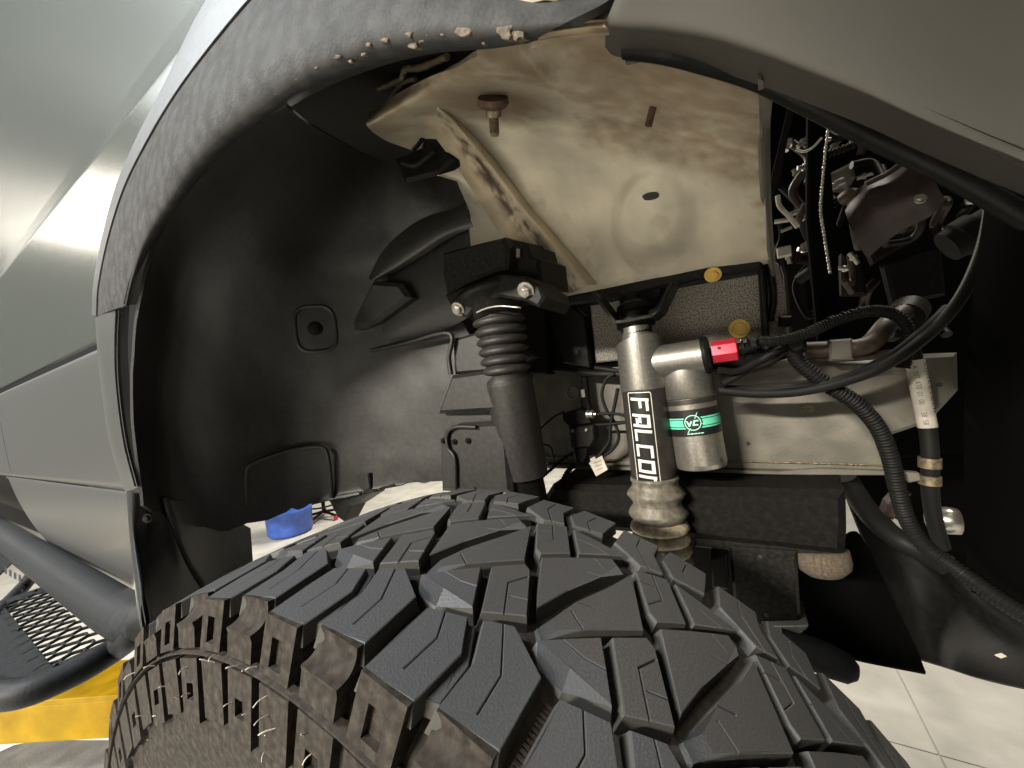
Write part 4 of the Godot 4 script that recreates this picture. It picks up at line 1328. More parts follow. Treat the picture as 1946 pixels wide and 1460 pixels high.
	strokes(mb, f, dx, rb + 0.0010, [[8.5, 2.0, 15.0, 2.4]], 0.0007, lm)
	# the line of small print under the emblem
	strokes(mb, f, dx, rb + 0.0007, [[-8.0, 12.8, -4.8, 12.8], [-4.2, 12.8, -1.2, 12.8], [-0.4, 12.8, 3.0, 12.8], [3.6, 12.8, 6.0, 12.8], [6.6, 12.8, 10.0, 12.8]], 0.0012, lm)
	put("emblem", mb, M.mint_pale, sh)
	mb = MB.new()
	var em := func(p: Vector2) -> Vector2: return Vector2(0.0225, dl - 0.010) + p * 0.001
	strokes(mb, f, dx, rb + 0.0001, [[-3, 3, -1, -3, 1, 3, 3, -4], [-4, 0, 4, 1], [-3, -2, 3, 3]], 0.0005, em)
	put("scribble", mb, M.ink, sh)
	# lettering down the body: letter tops face the reservoir
	var up := func(p: Vector2) -> Vector2: return Vector2(lerpf(-0.0185, 0.0035, p.y) , 0.0065 + (p.x + p.y * 0.20) * 0.0134)
	mb = MB.new()
	var rl := r + 0.0003
	var frame_out := PackedVector2Array([Vector2(-0.0225, 0.004), Vector2(-0.021, 0.0025), Vector2(0.0055, 0.0035), Vector2(0.0072, 0.0055), Vector2(0.0072, 0.118), Vector2(-0.0225, 0.118)])
	var frame_in := PackedVector2Array([Vector2(-0.0215, 0.0044), Vector2(-0.0205, 0.0034), Vector2(0.0051, 0.0045), Vector2(0.0062, 0.0058), Vector2(0.0062, 0.118), Vector2(-0.0215, 0.118)])
	print_patch(mb, a, ax, rl, frame_out)
	put("decal_border", mb, M.white_print, sh)
	mb = MB.new()
	print_patch(mb, a, ax, rl + 0.0003, frame_in)
	put("decal_ground", mb, M.decal_black, sh)
	var letters := [
		[[0.1, 0.0, 0.1, 1.0], [0.0, 0.89, 1.36, 0.89], [0.1, 0.52, 1.1, 0.52]],
		[[0.1, 0.0, 0.1, 0.9, 1.28, 0.9, 1.28, 0.0], [0.1, 0.42, 0.75, 0.42, 0.62, 0.26, 1.28, 0.26]],
		[[0.1, 1.0, 0.1, 0.11, 1.3, 0.11]],
		[[1.36, 0.89, 0.1, 0.89, 0.1, 0.11, 1.36, 0.11]],
		[[0.1, 0.5, 0.1, 0.89, 1.26, 0.89, 1.26, 0.5], [1.26, 0.52, 1.26, 0.11, 0.1, 0.11, 0.1, 0.52]],
		[[0.1, 0.0, 0.1, 1.0], [0.1, 0.89, 0.55, 0.89]]]
	var adv := [0.0, 1.52, 2.98, 4.40, 5.82, 7.28]
	for i in 6:
		mb = MB.new()
		var off: float = adv[i] * 0.98 + 0.22
		var wide := 0.0034
		strokes(mb, a, ax, rl + 0.0006, letters[i], wide, func(p: Vector2) -> Vector2: return up.call(Vector2(p.x * 0.8 + off, p.y)))
		put("letter", mb, M.white_print, sh)
	# red adjuster
	var k0 := Q(1347, 672, zi - 0.004)
	var k1 := Q(1402, 664, zi - 0.004)
	var kx := (k1 - k0).normalized()
	var kl := k0.distance_to(k1)
	mb = MB.new()
	var hexa := []
	var ku := kx.cross(Vector3.UP).normalized()
	var kv := ku.cross(kx)
	for k in 8:
		hexa.append(k1 + (ku * cos(TAU * k / 8.0 + 0.55) + kv * sin(TAU * k / 8.0 + 0.55)) * 0.0138)
	prism(mb, hexa, -kx * kl * 0.86, 0.0012)
	put("adjuster_knob", mb, M.red, sh, "red anodised adjuster knob")
	bolt(sh, Q(1366, 661, zi - 0.0175), Vector3(-0.1, 0.3, 1), 0.0018, M.ink, "set_screw", false)
	mb = MB.new()
	lathe(mb, Q(1336, 676, zi - 0.002), Q(1352, 673, zi - 0.002), [[0, 0], [0, 0.021], [0.004, 0.022], [0.008, 0.02], [0.008, 0]], 32)
	put("adjuster_base", mb, M.black, sh)
	mb = MB.new()
	lathe(mb, k1, k1 + kx, [[0, 0], [0, 0.007], [0.004, 0.007], [0.0045, 0.0115], [0.006, 0.0115], [0.0065, 0.006], [0.018, 0.006], [0.018, 0]], 24)
	put("adjuster_cap", mb, M.black, sh)
	mb = MB.new()
	tube(mb, q3([1408, 646, zi - 0.006, 1414, 660, zi - 0.008, 1413, 674, zi - 0.006]), 0.0009, 6)
	put("adjuster_edge", mb, M.steel, sh)
	# mount strap, bushing
	mb = MB.new()
	var st := [[1126, 556], [1168, 612], [1184, 611], [1238, 600], [1250, 590], [1276, 536]]
	for i in st.size() - 1:
		var p: Vector3 = Q(st[i][0], st[i][1], 0.49)
		var q: Vector3 = Q(st[i + 1][0], st[i + 1][1], 0.49)
		var t := (q - p).normalized()
		var w := t.cross(Vector3(0, 0, 1)).normalized() * 0.0022
		box(mb, (p + q) * 0.5 + Vector3(0, 0, -0.022), t * (p.distance_to(q) * 0.5 + 0.0008), w, Vector3(0, 0, 0.022), 0.0006)
	put("mount_strap", mb, M.bracket, sh, "black bent steel strap holding the top of the shock")
	mb = MB.new()
	lathe(mb, Q(1202, 575, 0.52), Q(1211, 636, zi), [[-0.01, 0.0], [-0.01, 0.006], [0, 0.006], [0, 0.015], [0.005, 0.021], [0.012, 0.022], [0.015, 0.017], [0.022, 0.017], [0.024, 0.024], [0.032, 0.024], [0.034, 0.019], [0.044, 0.019], [0.044, 0]], 32)
	put("top_bushing", mb, M.black, sh)
	mb = MB.new()
	prism(mb, qs([1172, 548, 1262, 530, 1258, 560, 1240, 585, 1180, 592], 0.55), Vector3(0, 0, -0.015), 0.003)
	put("bushing_housing", mb, M.black, sh)
	# lower bellows, dark and then dusty tan towards the bottom
	mb = MB.new()
	var g0 := Q(1243, 905, zi)
	var g1 := Q(1262, 1085, zi - 0.004)
	var gl := g0.distance_to(g1)
	lathe(mb, g0, g1, [[0, 0], [0, r + 0.0014], [0.004, r + 0.002], [0.006, r], [0.012, r + 0.001], [0.019, r + 0.007], [0.0215, r + 0.008], [0.024, r + 0.006], [0.032, r + 0.001], [0.036, r + 0.002], [0.043, r + 0.0075], [0.0465, r + 0.0085], [0.05, r + 0.006], [0.056, r + 0.0005], [0.056, 0]], 44, true)
	put("bellows", mb, M.dusty_boot, sh, "dusty dark rubber bellows below the shock body")
	for k in 5:
		mb = MB.new()
		var z := 0.0575 + k * 0.0145
		lathe(mb, g0, g1, [[z - 0.004, r - 0.003], [z, r + 0.003], [z + 0.003, r + 0.007], [z + 0.0065, r + 0.0082], [z + 0.010, r + 0.006], [z + 0.0125, r], [z + 0.0125, r - 0.005]], 44, true)
		put("bellows_rib", mb, M.coil, sh, "tan rib of the bellows" if k == 0 else "")

func wiring(van: Node3D) -> void:
	var spec := [
		["conduit", "corrugated black conduit arching over the frame rail", [1432, 650, 0.51, 1480, 648, 0.51, 1530, 635, 0.515, 1590, 608, 0.53, 1650, 592, 0.55, 1695, 596, 0.56, 1722, 620, 0.56, 1724, 660, 0.56, 1716, 700, 0.56], 0.0058, 0.0030, 0.0005, "hose"],
		["conduit", "thick corrugated black conduit dropping past the end of the rail", [1500, 655, 0.53, 1520, 690, 0.53, 1570, 730, 0.53, 1625, 765, 0.54, 1668, 812, 0.55, 1692, 870, 0.56, 1706, 930, 0.57, 1725, 990, 0.58, 1760, 1040, 0.58, 1830, 1090, 0.57, 1900, 1140, 0.55, 1975, 1185, 0.53], 0.0076, 0.0036, 0.0005, "hose"],
		["brake_hose", "long smooth black hose sweeping up across the engine bay", [1366, 742, 0.52, 1440, 748, 0.52, 1520, 744, 0.52, 1600, 726, 0.52, 1680, 696, 0.52, 1760, 640, 0.53, 1820, 575, 0.54, 1862, 490, 0.55, 1882, 400, 0.56, 1872, 340, 0.58], 0.0052, 0.0, 0.0, "hose"],
		["brake_hose", "second black hose lying along the long hose", [1368, 738, 0.528, 1440, 740, 0.53, 1540, 734, 0.53, 1620, 712, 0.53, 1700, 672, 0.53, 1770, 615, 0.54, 1800, 585, 0.55], 0.0042, 0.0, 0.0, "hose"],
		["wire", "", [1366, 704, 0.50, 1400, 706, 0.51, 1440, 688, 0.52, 1470, 670, 0.52, 1500, 655, 0.53], 0.004, 0.0, 0.0, "hose"],
		["wire", "", [1372, 730, 0.51, 1400, 716, 0.515, 1425, 700, 0.52, 1460, 690, 0.525, 1490, 670, 0.53], 0.0038, 0.0, 0.0, "hose"],
		["wire", "", [1410, 668, 0.50, 1430, 660, 0.505, 1444, 652, 0.51, 1460, 662, 0.51], 0.0035, 0.0, 0.0, "hose"],
		["lower_hose", "black hose curving below the end of the rail", [1606, 905, 0.66, 1630, 945, 0.67, 1660, 985, 0.68, 1700, 1020, 0.68, 1745, 1045, 0.67, 1800, 1075, 0.65], 0.013, 0.0, 0.0, "hose"],
		["brake_line", "", [1000, 696, 0.58, 1060, 692, 0.578, 1120, 698, 0.575, 1180, 706, 0.57], 0.0036, 0.0, 0.0, "hose"],
		["brake_line", "", [1000, 704, 0.575, 1060, 702, 0.573, 1120, 710, 0.57, 1180, 712, 0.566], 0.005, 0.0, 0.0, "hose"],
		["sensor_wire", "", [1168, 710, 0.56, 1152, 722, 0.56, 1144, 750, 0.56, 1152, 778, 0.56, 1166, 800, 0.56, 1176, 830, 0.56, 1166, 852, 0.56, 1146, 866, 0.56, 1120, 868, 0.56], 0.0024, 0.0, 0.0, "hose"],
		["sensor_wire", "", [1174, 738, 0.555, 1168, 770, 0.555, 1160, 810, 0.555, 1158, 838, 0.555, 1142, 862, 0.555, 1128, 880, 0.555], 0.0026, 0.0, 0.0, "hose"],
		["sensor_wire", "", [1134, 788, 0.555, 1160, 786, 0.553, 1186, 790, 0.553, 1190, 802, 0.553, 1160, 806, 0.555, 1128, 808, 0.56], 0.0022, 0.0, 0.0, "hose"],
		["sensor_wire", "", [1072, 782, 0.57, 1048, 796, 0.57, 1024, 820, 0.56, 1030, 842, 0.56, 1046, 850, 0.56, 1052, 872, 0.57], 0.0016, 0.0, 0.0, "hose"],
		["sensor_wire", "", [1090, 860, 0.565, 1066, 876, 0.56, 1044, 895, 0.55, 1020, 915, 0.54], 0.0026, 0.004, 0.0004, "hose"],
		["sensor_wire", "", [1092, 880, 0.56, 1074, 905, 0.55, 1066, 930, 0.54, 1064, 960, 0.53], 0.004, 0.004, 0.0005, "dark"],
		["thin_line", "", [940, 893, 0.46, 918, 912, 0.44, 902, 930, 0.43], 0.0022, 0.0, 0.0, "dark"],
	]
	for s in spec:
		var mb := MB.new()
		tube(mb, q3(s[2]), s[3], 12, 0, s[4], s[5])
		put(s[0], mb, M[s[6]], van, s[1])
	# connector block below the strut
	var mb := MB.new()
	prism(mb, qs([1068, 786, 1102, 776, 1122, 786, 1124, 806, 1080, 812, 1068, 800], 0.555), Vector3(0, 0, -0.02), 0.002)
	put("sensor_body", mb, M.black, van)
	mb = MB.new()
	prism(mb, qs([1080, 812, 1128, 808, 1130, 834, 1122, 850, 1084, 852], 0.55), Vector3(0, 0, -0.02), 0.002)
	put("connector", mb, M.bracket, van, "black plug connector on the frame rail")
	var co := van.get_node("connector") as Node3D
	mb = MB.new()
	prism(mb, qs([1088, 852, 1118, 850, 1116, 870, 1108, 882, 1094, 880], 0.553), Vector3(0, 0, -0.016), 0.002)
	put("plug_end", mb, M.black, co)
	for p in [[1089, 819], [1115, 817]]:
		bolt(co, Q(p[0], p[1], 0.549), Vector3(0, 0, 1), 0.0026, M.steel, "plug_screw", false)
	mb = MB.new()
	prism(mb, qs([1104, 716, 1114, 716, 1118, 760, 1124, 780, 1104, 780], 0.572), Vector3(0, 0, -0.008), 0.001)
	put("wire_holder", mb, M.black, van)
	mb = MB.new()
	prism(mb, qs([1103, 741, 1110, 740, 1112, 755, 1105, 756], 0.568), Vector3(0, 0, -0.003), 0.0004)
	put("holder_mark", mb, M.tag, van.get_node("wire_holder"))
	mb = MB.new()
	lathe(mb, Q(1116, 788, 0.553), Q(1140, 787, 0.553), [[0, 0], [0, 0.0072], [0.003, 0.0072], [0.003, 0.0055], [0.006, 0.0055], [0.006, 0.0068], [0.009, 0.0068], [0.009, 0.003], [0.014, 0.003], [0.014, 0]], 6)
	put("sensor_nut", mb, M.steel, van, "bright hexagon nut on the sensor")
	mb = MB.new()
	prism(mb, qs([1119, 880, 1144, 866, 1155, 893, 1150, 896, 1133, 906], 0.548), Vector3(0, 0, -0.0015), 0.0004)
	prism(mb, qs([1121, 872, 1131, 868, 1133, 877, 1123, 880], 0.5475), Vector3(0, 0, -0.0015), 0.0003)
	put("paper_tag", mb, M.tag, van, "white paper tag hanging from the connector wire")
	mb = MB.new()
	for k in 3:
		tube(mb, [Q(1128 + k * 3, 882 + k * 6.5 - 1, 0.5476), Q(1142 + k * 3 - k, 875 + k * 7.0, 0.5476)], 0.0003, 4)
	put("tag_print", mb, M.ink, van.get_node("paper_tag"))
	# fittings at the reservoir end of the wiring
	mb = MB.new()
	prism(mb, q3([1418, 640, 0.50, 1440, 644, 0.50, 1446, 660, 0.50, 1424, 668, 0.50]), Vector3(0, 0, -0.02), 0.003)
	put("wire_junction", mb, M.black, van)
	mb = MB.new()
	prism(mb, qs([1482, 600, 1506, 600, 1506, 620, 1482, 620], 0.58), Vector3(0, 0, -0.02), 0.002)
	put("wire_clip", mb, M.black, van)
	mb = MB.new()
	prism(mb, qs([1490, 640, 1530, 634, 1536, 662, 1512, 676, 1490, 664], 0.52), Vector3(0, 0, -0.02), 0.004)
	put("conduit_joint", mb, M.black, van)
	# hose with printed sleeve
	var h0 := Q(1738, 684, 0.575)
	var h1 := Q(1763, 812, 0.575)
	var hx := (h1 - h0).normalized()
	var hr := mm(1750, 750, 0.575, 13.5)
	mb = MB.new()
	tube(mb, q3([1730, 650, 0.575, 1738, 690, 0.575, 1752, 760, 0.575, 1763, 812, 0.575, 1768, 870, 0.575, 1768, 930, 0.58, 1775, 985, 0.59, 1790, 1040, 0.60]), hr * 0.96, 16)
	put("fuel_hose", mb, M.hose, van, "black hose carrying a white printed sleeve")
	var fh := van.get_node("fuel_hose") as Node3D
	mb = MB.new()
	lathe(mb, h0, h1, [[0, hr * 0.98], [0, hr * 1.05], [h0.distance_to(h1), hr * 1.05], [h0.distance_to(h1), hr * 0.98]], 24)
	put("sleeve", mb, M.tag, fh, "white sleeve printed A 907 470 01 00")
	text_on(fh, "A 907 470 01 00   38 58", h0, hx, hr * 1.05 + 0.0004, -0.55, 0.0042, 0.006, h0.distance_to(h1) - 0.010)
	text_on(fh, "Contitech", h0, hx, hr * 1.05 + 0.0004, 0.72, 0.005, 0.004, h0.distance_to(h1) - 0.02)
	for y in [[870, 889], [904, 921]]:
		mb = MB.new()
		var p0 := Q(1767, y[0], 0.575)
		var p1 := Q(1767, y[1], 0.575)
		lathe(mb, p0, p1, [[0, 0], [0, hr * 1.2], [p0.distance_to(p1), hr * 1.2], [p0.distance_to(p1), 0]], 24)
		put("hose_clamp", mb, M.bronze, fh, "tan clamp on the hose")
	mb = MB.new()
	prism(mb, qs([1722, 898, 1748, 900, 1752, 914, 1728, 918], 0.57), Vector3(0, 0, -0.01), 0.001)
	put("hose_tab", mb, M.rail, van)
	mb = MB.new()
	lathe(mb, Q(1758, 985, 0.70), Q(1828, 992, 0.70), [[0, 0], [0.002, 0.012], [0.02, 0.017], [0.03, 0.016], [0.034, 0]], 20, true)
	put("silver_boot", mb, M.can, van)
	mb = MB.new()
	prism(mb, qs([1690, 960, 1720, 930, 1735, 940, 1700, 990, 1680, 985], 0.74), Vector3(0, 0, -0.03), 0.004)
	put("red_bracket", mb, M.manifold, van)

# lettering bent round a hose; the line runs down the hose
func text_on(parent: Node3D, words: String, a: Vector3, ax: Vector3, r: float, ang: float, size: float, start: float, length: float) -> void:
	var tm := TextMesh.new()
	var f := SystemFont.new()
	f.font_names = PackedStringArray(["Droid Sans Mono"])
	tm.font = f
	tm.text = words
	tm.font_size = 32
	tm.pixel_size = 0.01
	tm.depth = 0.0
	tm.curve_step = 2.0
	var ar := tm.get_mesh_arrays()
	if ar.size() == 0:
		return
	var vs: PackedVector3Array = ar[Mesh.ARRAY_VERTEX]
	var ix = ar[Mesh.ARRAY_INDEX]
	var lo := Vector3(1e9, 1e9, 0)
	var hi := Vector3(-1e9, -1e9, 0)
	for v in vs:
		lo = lo.min(v)
		hi = hi.max(v)
	var kx := length / maxf(hi.x - lo.x, 1e-6)
	var ky := size / maxf(hi.y - lo.y, 1e-6)
	var mb := MB.new()
	var n: int = ix.size() if ix != null and ix.size() else vs.size()
	for i in range(0, n, 3):
		var p := []
		var q := []
		for k in 3:
			var v: Vector3 = vs[ix[i + k]] if ix != null and ix.size() else vs[i + k]
			var an := ang + ((v.y - lo.y) * ky - size * 0.5) / r
			p.append(wrap_pt(a, ax, r, an, start + (v.x - lo.x) * kx))
			q.append((wrap_pt(a, ax, r + 1.0, an, start + (v.x - lo.x) * kx) - p[k]).normalized())
		mb.tri(p[0], p[1], p[2], q[0], q[1], q[2])
	put("printing", mb, M.ink, parent)

# ---------------------------------------------------------------- tyre
func drop(s: float) -> float:
	return 0.009 * pow(absf(s - 0.002) / 0.118, 2.6)

func tp(s: float, t: float, h: float) -> Vector3:      # s metres outboard of the middle, t metres along the tread, h above it
	var an := t / R
	var rr := R - drop(s) + h
	return tyre_c + Vector3(cos(an) * rr, sin(an) * rr, s)

func wp(s: float, t: float, rad: float) -> Vector3:    # sidewall: t is the arc at radius R
	var an := t / R
	return tyre_c + Vector3(cos(an) * rad, sin(an) * rad, s)

func block(mb: MB, poly: PackedVector2Array, shift: float, low := 0.0, cham := [], turn := false) -> void:
	# poly in millimetres (across, along); chamfered top, drafted walls
	var sg := 1.0
	if Geometry2D.is_polygon_clockwise(poly):
		sg = -1.0
	var top := inset(poly, 0.45 * sg)
	var foot := inset(poly, -2.2 * sg)
	var k := poly.size()
	var T := []
	var B := []
	var C := []
	for i in k:
		var drop_to := 0.0
		for q in mini(2, cham.size()):
			var w := Vector2(3.0 - cham[q][0], 1000.0 - cham[q][1]) if turn else Vector2(cham[q][0] + 3.0, cham[q][1])
			if w.distance_to(poly[i]) < 1.8:
				top[i] += Vector2(cham[2][0], cham[2][1]) * (-1.0 if turn else 1.0)
				drop_to = -0.0058
		T.append(tp(top[i].x * 0.001, top[i].y * 0.001 + shift, low))
		B.append(tp(poly[i].x * 0.001, poly[i].y * 0.001 + shift, low - 0.0007 + drop_to))
		C.append(tp(foot[i].x * 0.001, foot[i].y * 0.001 + shift, -0.0105))
	var ids := Geometry2D.triangulate_polygon(poly)
	var dust_and_sheen := Color(0.98, 0.92, 0.86)
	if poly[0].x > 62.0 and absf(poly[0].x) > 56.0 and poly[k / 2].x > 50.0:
		dust_and_sheen = Color(2.6, 2.8, 3.0)  # outboard shoulder tops: overhead lamp sheen painted into the colour
	var wall := Color(1.05, 0.95, 0.82)
	for i in range(0, ids.size(), 3):
		var n := []
		for q in 3:
			n.append(((T[ids[i + q]] as Vector3) - (tyre_c + Vector3(0, 0, top[ids[i + q]].x * 0.001 * 0.75))).normalized())
		mb.tri(T[ids[i]], T[ids[i + 1]], T[ids[i + 2]], n[0], n[1], n[2], dust_and_sheen, dust_and_sheen, dust_and_sheen)
	for i in k:
		var j := (i + 1) % k
		var up: Vector3 = ((T[i] as Vector3) - C[i]).normalized()
		var e: Vector3 = (B[j] as Vector3) - B[i]
		var on := e.cross(up).normalized()
		var mid := Vector2.ZERO
		var ed := poly[j] - poly[i]
		var outw := Vector2(ed.y, -ed.x) * sg
		var probe := tp((poly[i].x + outw.normalized().x) * 0.001, (poly[i].y + outw.normalized().y) * 0.001 + shift, 0.0) - tp(poly[i].x * 0.001, poly[i].y * 0.001 + shift, 0.0)
		if on.dot(probe) < 0.0:
			on = -on
		mb.quad(T[i], T[j], B[j], B[i], (on + up).normalized(), Color(1.5, 1.5, 1.5))
		mb.quad(B[i], B[j], C[j], C[i], on, wall)

func cut(poly: Array, sipes: Array, turn: bool) -> Array:
	var p := PackedVector2Array()
	for i in range(0, poly.size(), 2):
		var w := Vector2(poly[i], poly[i + 1])
		p.append(Vector2(3.0 - w.x, 1000.0 - w.y) if turn else w + Vector2(3.0, 0))
	if sipes.size():
		p = inset(p, 0.6 if Geometry2D.is_polygon_clockwise(p) else -0.6)
	var parts := [p]
	for s in sipes:
		var line := PackedVector2Array()
		for i in range(0, s.size(), 2):
			var w := Vector2(s[i], s[i + 1])
			line.append(Vector2(3.0 - w.x, 1000.0 - w.y) if turn else w + Vector2(3.0, 0))
		var tool = Geometry2D.offset_polyline(line, 0.3)[0]
		var next := []
		for q in parts:
			var res := Geometry2D.clip_polygons(q, tool)
			var turns := {}
			for c in res:
				turns[Geometry2D.is_polygon_clockwise(c)] = true
			next.append_array(res if turns.size() == 1 else [q])
		parts = next
	return parts

func tyre(van: Node3D) -> void:
	var mb := MB.new()
	var c0 := tyre_c + Vector3(0, 0, -0.115)
	# casing: inner bead, tread base, outer bead
	var prof := []
	for q in [[-0.095, 0.205], [-0.122, 0.25], [-0.13, 0.30], [-0.127, 0.335], [-0.118, 0.358], [-0.110, R - 0.020], [-0.09, R - 0.0132], [-0.05, R - 0.0098], [0.0, R - 0.0088], [0.05, R - 0.0098], [0.09, R - 0.0132], [0.109, R - 0.0185], [0.1125, 0.364], [0.120, 0.354], [0.1255, 0.335], [0.1285, 0.315], [0.1295, 0.295], [0.126, 0.265], [0.116, 0.235], [0.095, 0.205], [0.06, 0.20]]:
		prof.append([q[0], q[1]])
	var tint := func(p: Vector3, s: float, an: float) -> Color:
		return Color(2.0, 1.9, 1.75) if s < 0.112 else Color(1, 1, 1)
	lathe(mb, tyre_c, tyre_c + Vector3(0, 0, 1), prof, 220, true, tint)
	put("front_tyre", mb, M.sidewall, van, "dusty black off-road tyre with chunky tread blocks and sidewall lugs")
	var ty := van.get_node("front_tyre") as Node3D
	mb = MB.new()
	lathe(mb, tyre_c, tyre_c + Vector3(0, 0, 1), [[0.1145, 0.3502], [0.1296, 0.3494], [0.1303, 0.3488], [0.1296, 0.3482], [0.1145, 0.3474]], 260, true)
	put("mould_line", mb, M.sidewall, ty)
	var U := TAU * R / 30.0
	var pieces := [
		[[117.5, 567, 115.5, 537, 88, 534, 70, 544.5, 77, 566, 96, 566.5], [[72, 557, 88, 549, 108, 551]]],
		[[112.5, 526, 108.5, 496.5, 74, 497, 59, 521, 66, 535.5, 88, 525.5], [[58, 528.5, 65, 524, 85, 512, 104, 511]]],
		[[65, 583, 67, 568, 62, 547, 32, 563, 58, 588], [[48, 581.5, 50, 565, 47, 551]], 0.0, [[65, 583], [67, 568], [-7, 1]]],
		[[61, 540, 48, 520, 13, 537, 10, 542, 26, 557], [[59, 528, 33, 541, 20, 534.5], [36, 521, 42, 534]]],
		[[-39, 483, -12, 490, 45, 512, 50, 507, 22, 480, 5, 464], [[34, 491, 27, 501], [-14, 473, 2, 484, 8, 479], [20, 507, 14, 493]], 0.0, [[45, 512], [50, 507], [-5, -5]]],
		[[110, 537.2, 108, 528.0, 88, 528.4, 68.5, 539.2, 69.7, 544.0, 88, 534.4], [], -0.0038]]
	var far := MB.new()
	for u in 30:
		var seen := u >= 27 or u <= 13
		for turn in [false, true]:
			for pc in pieces:
				var b := MB.new()
				for poly in cut(pc[0], pc[1], turn):
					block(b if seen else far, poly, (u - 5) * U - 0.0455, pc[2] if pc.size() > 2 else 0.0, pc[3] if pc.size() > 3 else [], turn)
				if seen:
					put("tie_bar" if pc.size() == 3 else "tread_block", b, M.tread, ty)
	if far.v.size():
		put("tread_blocks_underneath", far, M.tread, ty).set_meta("kind", "stuff")
	# stone ejector teeth in the shoulder grooves
	for u in range(-2, 9):
		var b := MB.new()
		for k in 13:
			var p := tp(0.080 + k * 0.0024, 0.4885 + (u - 2) * U - 0.0455, -0.0095)
			var up := (p - tyre_c) * Vector3(1, 1, 0)
			up = up.normalized()
			var al := up.cross(Vector3(0, 0, 1))
			box(b, p, Vector3(0, 0, 0.0008), up * 0.0022, al * 0.0022, 0.0)
		put("stone_ejector", b, M.sidewall, ty)
	# sidewall lugs, on the outer side only where they can be seen
	for u in range(-3, 11):
		var o := (u - 3) * U - 0.0455
		lug(ty, 537.0, 567.0, 0.3800, 0.3520, 0.1222, 0.1290, o, true, true)
		lug(ty, 536.0, 567.5, 0.3455, 0.312, 0.1292, 0.1325, o, false, false)
		scoop(ty, 496.5, 526.0, o)
		lug(ty, 496.5, 526.5, 0.3675, 0.3520, 0.1262, 0.1285, o, false, false)
		lug(ty, 495.5, 527.0, 0.3455, 0.308, 0.1290, 0.1335, o, true, false)
	for i in 26:
		var t := rng.randf_range(0.48, 0.86)
		var rad := rng.randf_range(0.30, 0.36)
		var s := 0.1275 + rng.randf() * 0.004
		var p := wp(s, t, rad)
		var q := p + Vector3(rng.randf_range(-0.006, 0.006), rng.randf_range(-0.003, 0.005), rng.randf_range(0.003, 0.007))
		mb = MB.new()
		tube(mb, [p, p.lerp(q, 0.5) + Vector3(0, 0.001, 0.001), q], 0.00035, 5, 6)
		put("rubber_hair", mb, M.hair, ty)

func lug(ty: Node3D, t0: float, t1: float, ra: float, rb: float, sa: float, sb: float, o: float, pocket: bool, joined: bool) -> void:
	var mb := MB.new()
	var g := func(f: float, w: float, deep: float) -> Vector3:
		var t := lerpf(t0, t1, f) * 0.001 + o
		return wp(lerpf(sa, sb, w) - deep, t, lerpf(ra, rb, w))
	var n := Vector3(0, 0, 1)
	var mid := wp(sa, (t0 + t1) * 0.0005 + o, ra) - tyre_c
	var ru := (mid * Vector3(1, 1, 0)).normalized()
	var tn := Vector3(-ru.y, ru.x, 0)
	var nn := (n + ru * 0.25).normalized()
	var x0 := 0.30
	var x1 := 0.70
	var y0 := 0.34 if joined else 0.40
	var y1 := 0.86 if joined else 0.66
	if pocket:
		mb.quad(g.call(0, 0, 0), g.call(1, 0, 0), g.call(x1, y0, 0), g.call(x0, y0, 0), nn)
		mb.quad(g.call(0, 1, 0), g.call(1, 1, 0), g.call(x1, y1, 0), g.call(x0, y1, 0), nn)
		mb.quad(g.call(0, 0, 0), g.call(0, 1, 0), g.call(x0, y1, 0), g.call(x0, y0, 0), nn)
		mb.quad(g.call(1, 0, 0), g.call(1, 1, 0), g.call(x1, y1, 0), g.call(x1, y0, 0), nn)
		var d := 0.0035
		mb.quad(g.call(x0, y0, d), g.call(x1, y0, d), g.call(x1, y1, d), g.call(x0, y1, d), nn)
		mb.quad(g.call(x0, y0, 0), g.call(x1, y0, 0), g.call(x1, y0, d), g.call(x0, y0, d), -ru)
		mb.quad(g.call(x0, y1, 0), g.call(x1, y1, 0), g.call(x1, y1, d), g.call(x0, y1, d), ru)
		mb.quad(g.call(x0, y0, 0), g.call(x0, y1, 0), g.call(x0, y1, d), g.call(x0, y0, d), tn)
		mb.quad(g.call(x1, y0, 0), g.call(x1, y1, 0), g.call(x1, y1, d), g.call(x1, y0, d), -tn)
	else:
		mb.quad(g.call(0, 0, 0), g.call(1, 0, 0), g.call(1, 1, 0), g.call(0, 1, 0), nn)
	var e := 0.014
	mb.quad(g.call(-0.04, 0, e), g.call(1.04, 0, e), g.call(1, 0, 0), g.call(0, 0, 0), ru)
	mb.quad(g.call(-0.04, 1, e), g.call(1.04, 1, e), g.call(1, 1, 0), g.call(0, 1, 0), -ru)
	mb.quad(g.call(-0.04, 0, e), g.call(-0.04, 1, e), g.call(0, 1, 0), g.call(0, 0, 0), -tn)
	mb.quad(g.call(1.04, 0, e), g.call(1.04, 1, e), g.call(1, 1, 0), g.call(1, 0, 0), tn)
	put("sidewall_lug", mb, M.sidewall, ty)

func scoop(ty: Node3D, t0: float, t1: float, o: float) -> void:      # hollow from the tread edge down to the lug below it
	var rows := []
	for k in 7:
		var f := k / 6.0
		var s := 0.1160 + 0.0112 * (f ** 2.2)
		var rad := lerpf(0.3810, 0.3675, 1.0 - (1.0 - f) ** 1.8)
		rows.append([wp(s, t0 * 0.001 + o, rad), wp(s, (t0 + t1) * 0.0005 + o, rad), wp(s, t1 * 0.001 + o, rad)])
	put("shoulder_scoop", sheet(rows, 5, 9, 0.008, null, null, false, Vector3(0, 0.4, 1)), M.sidewall, ty)

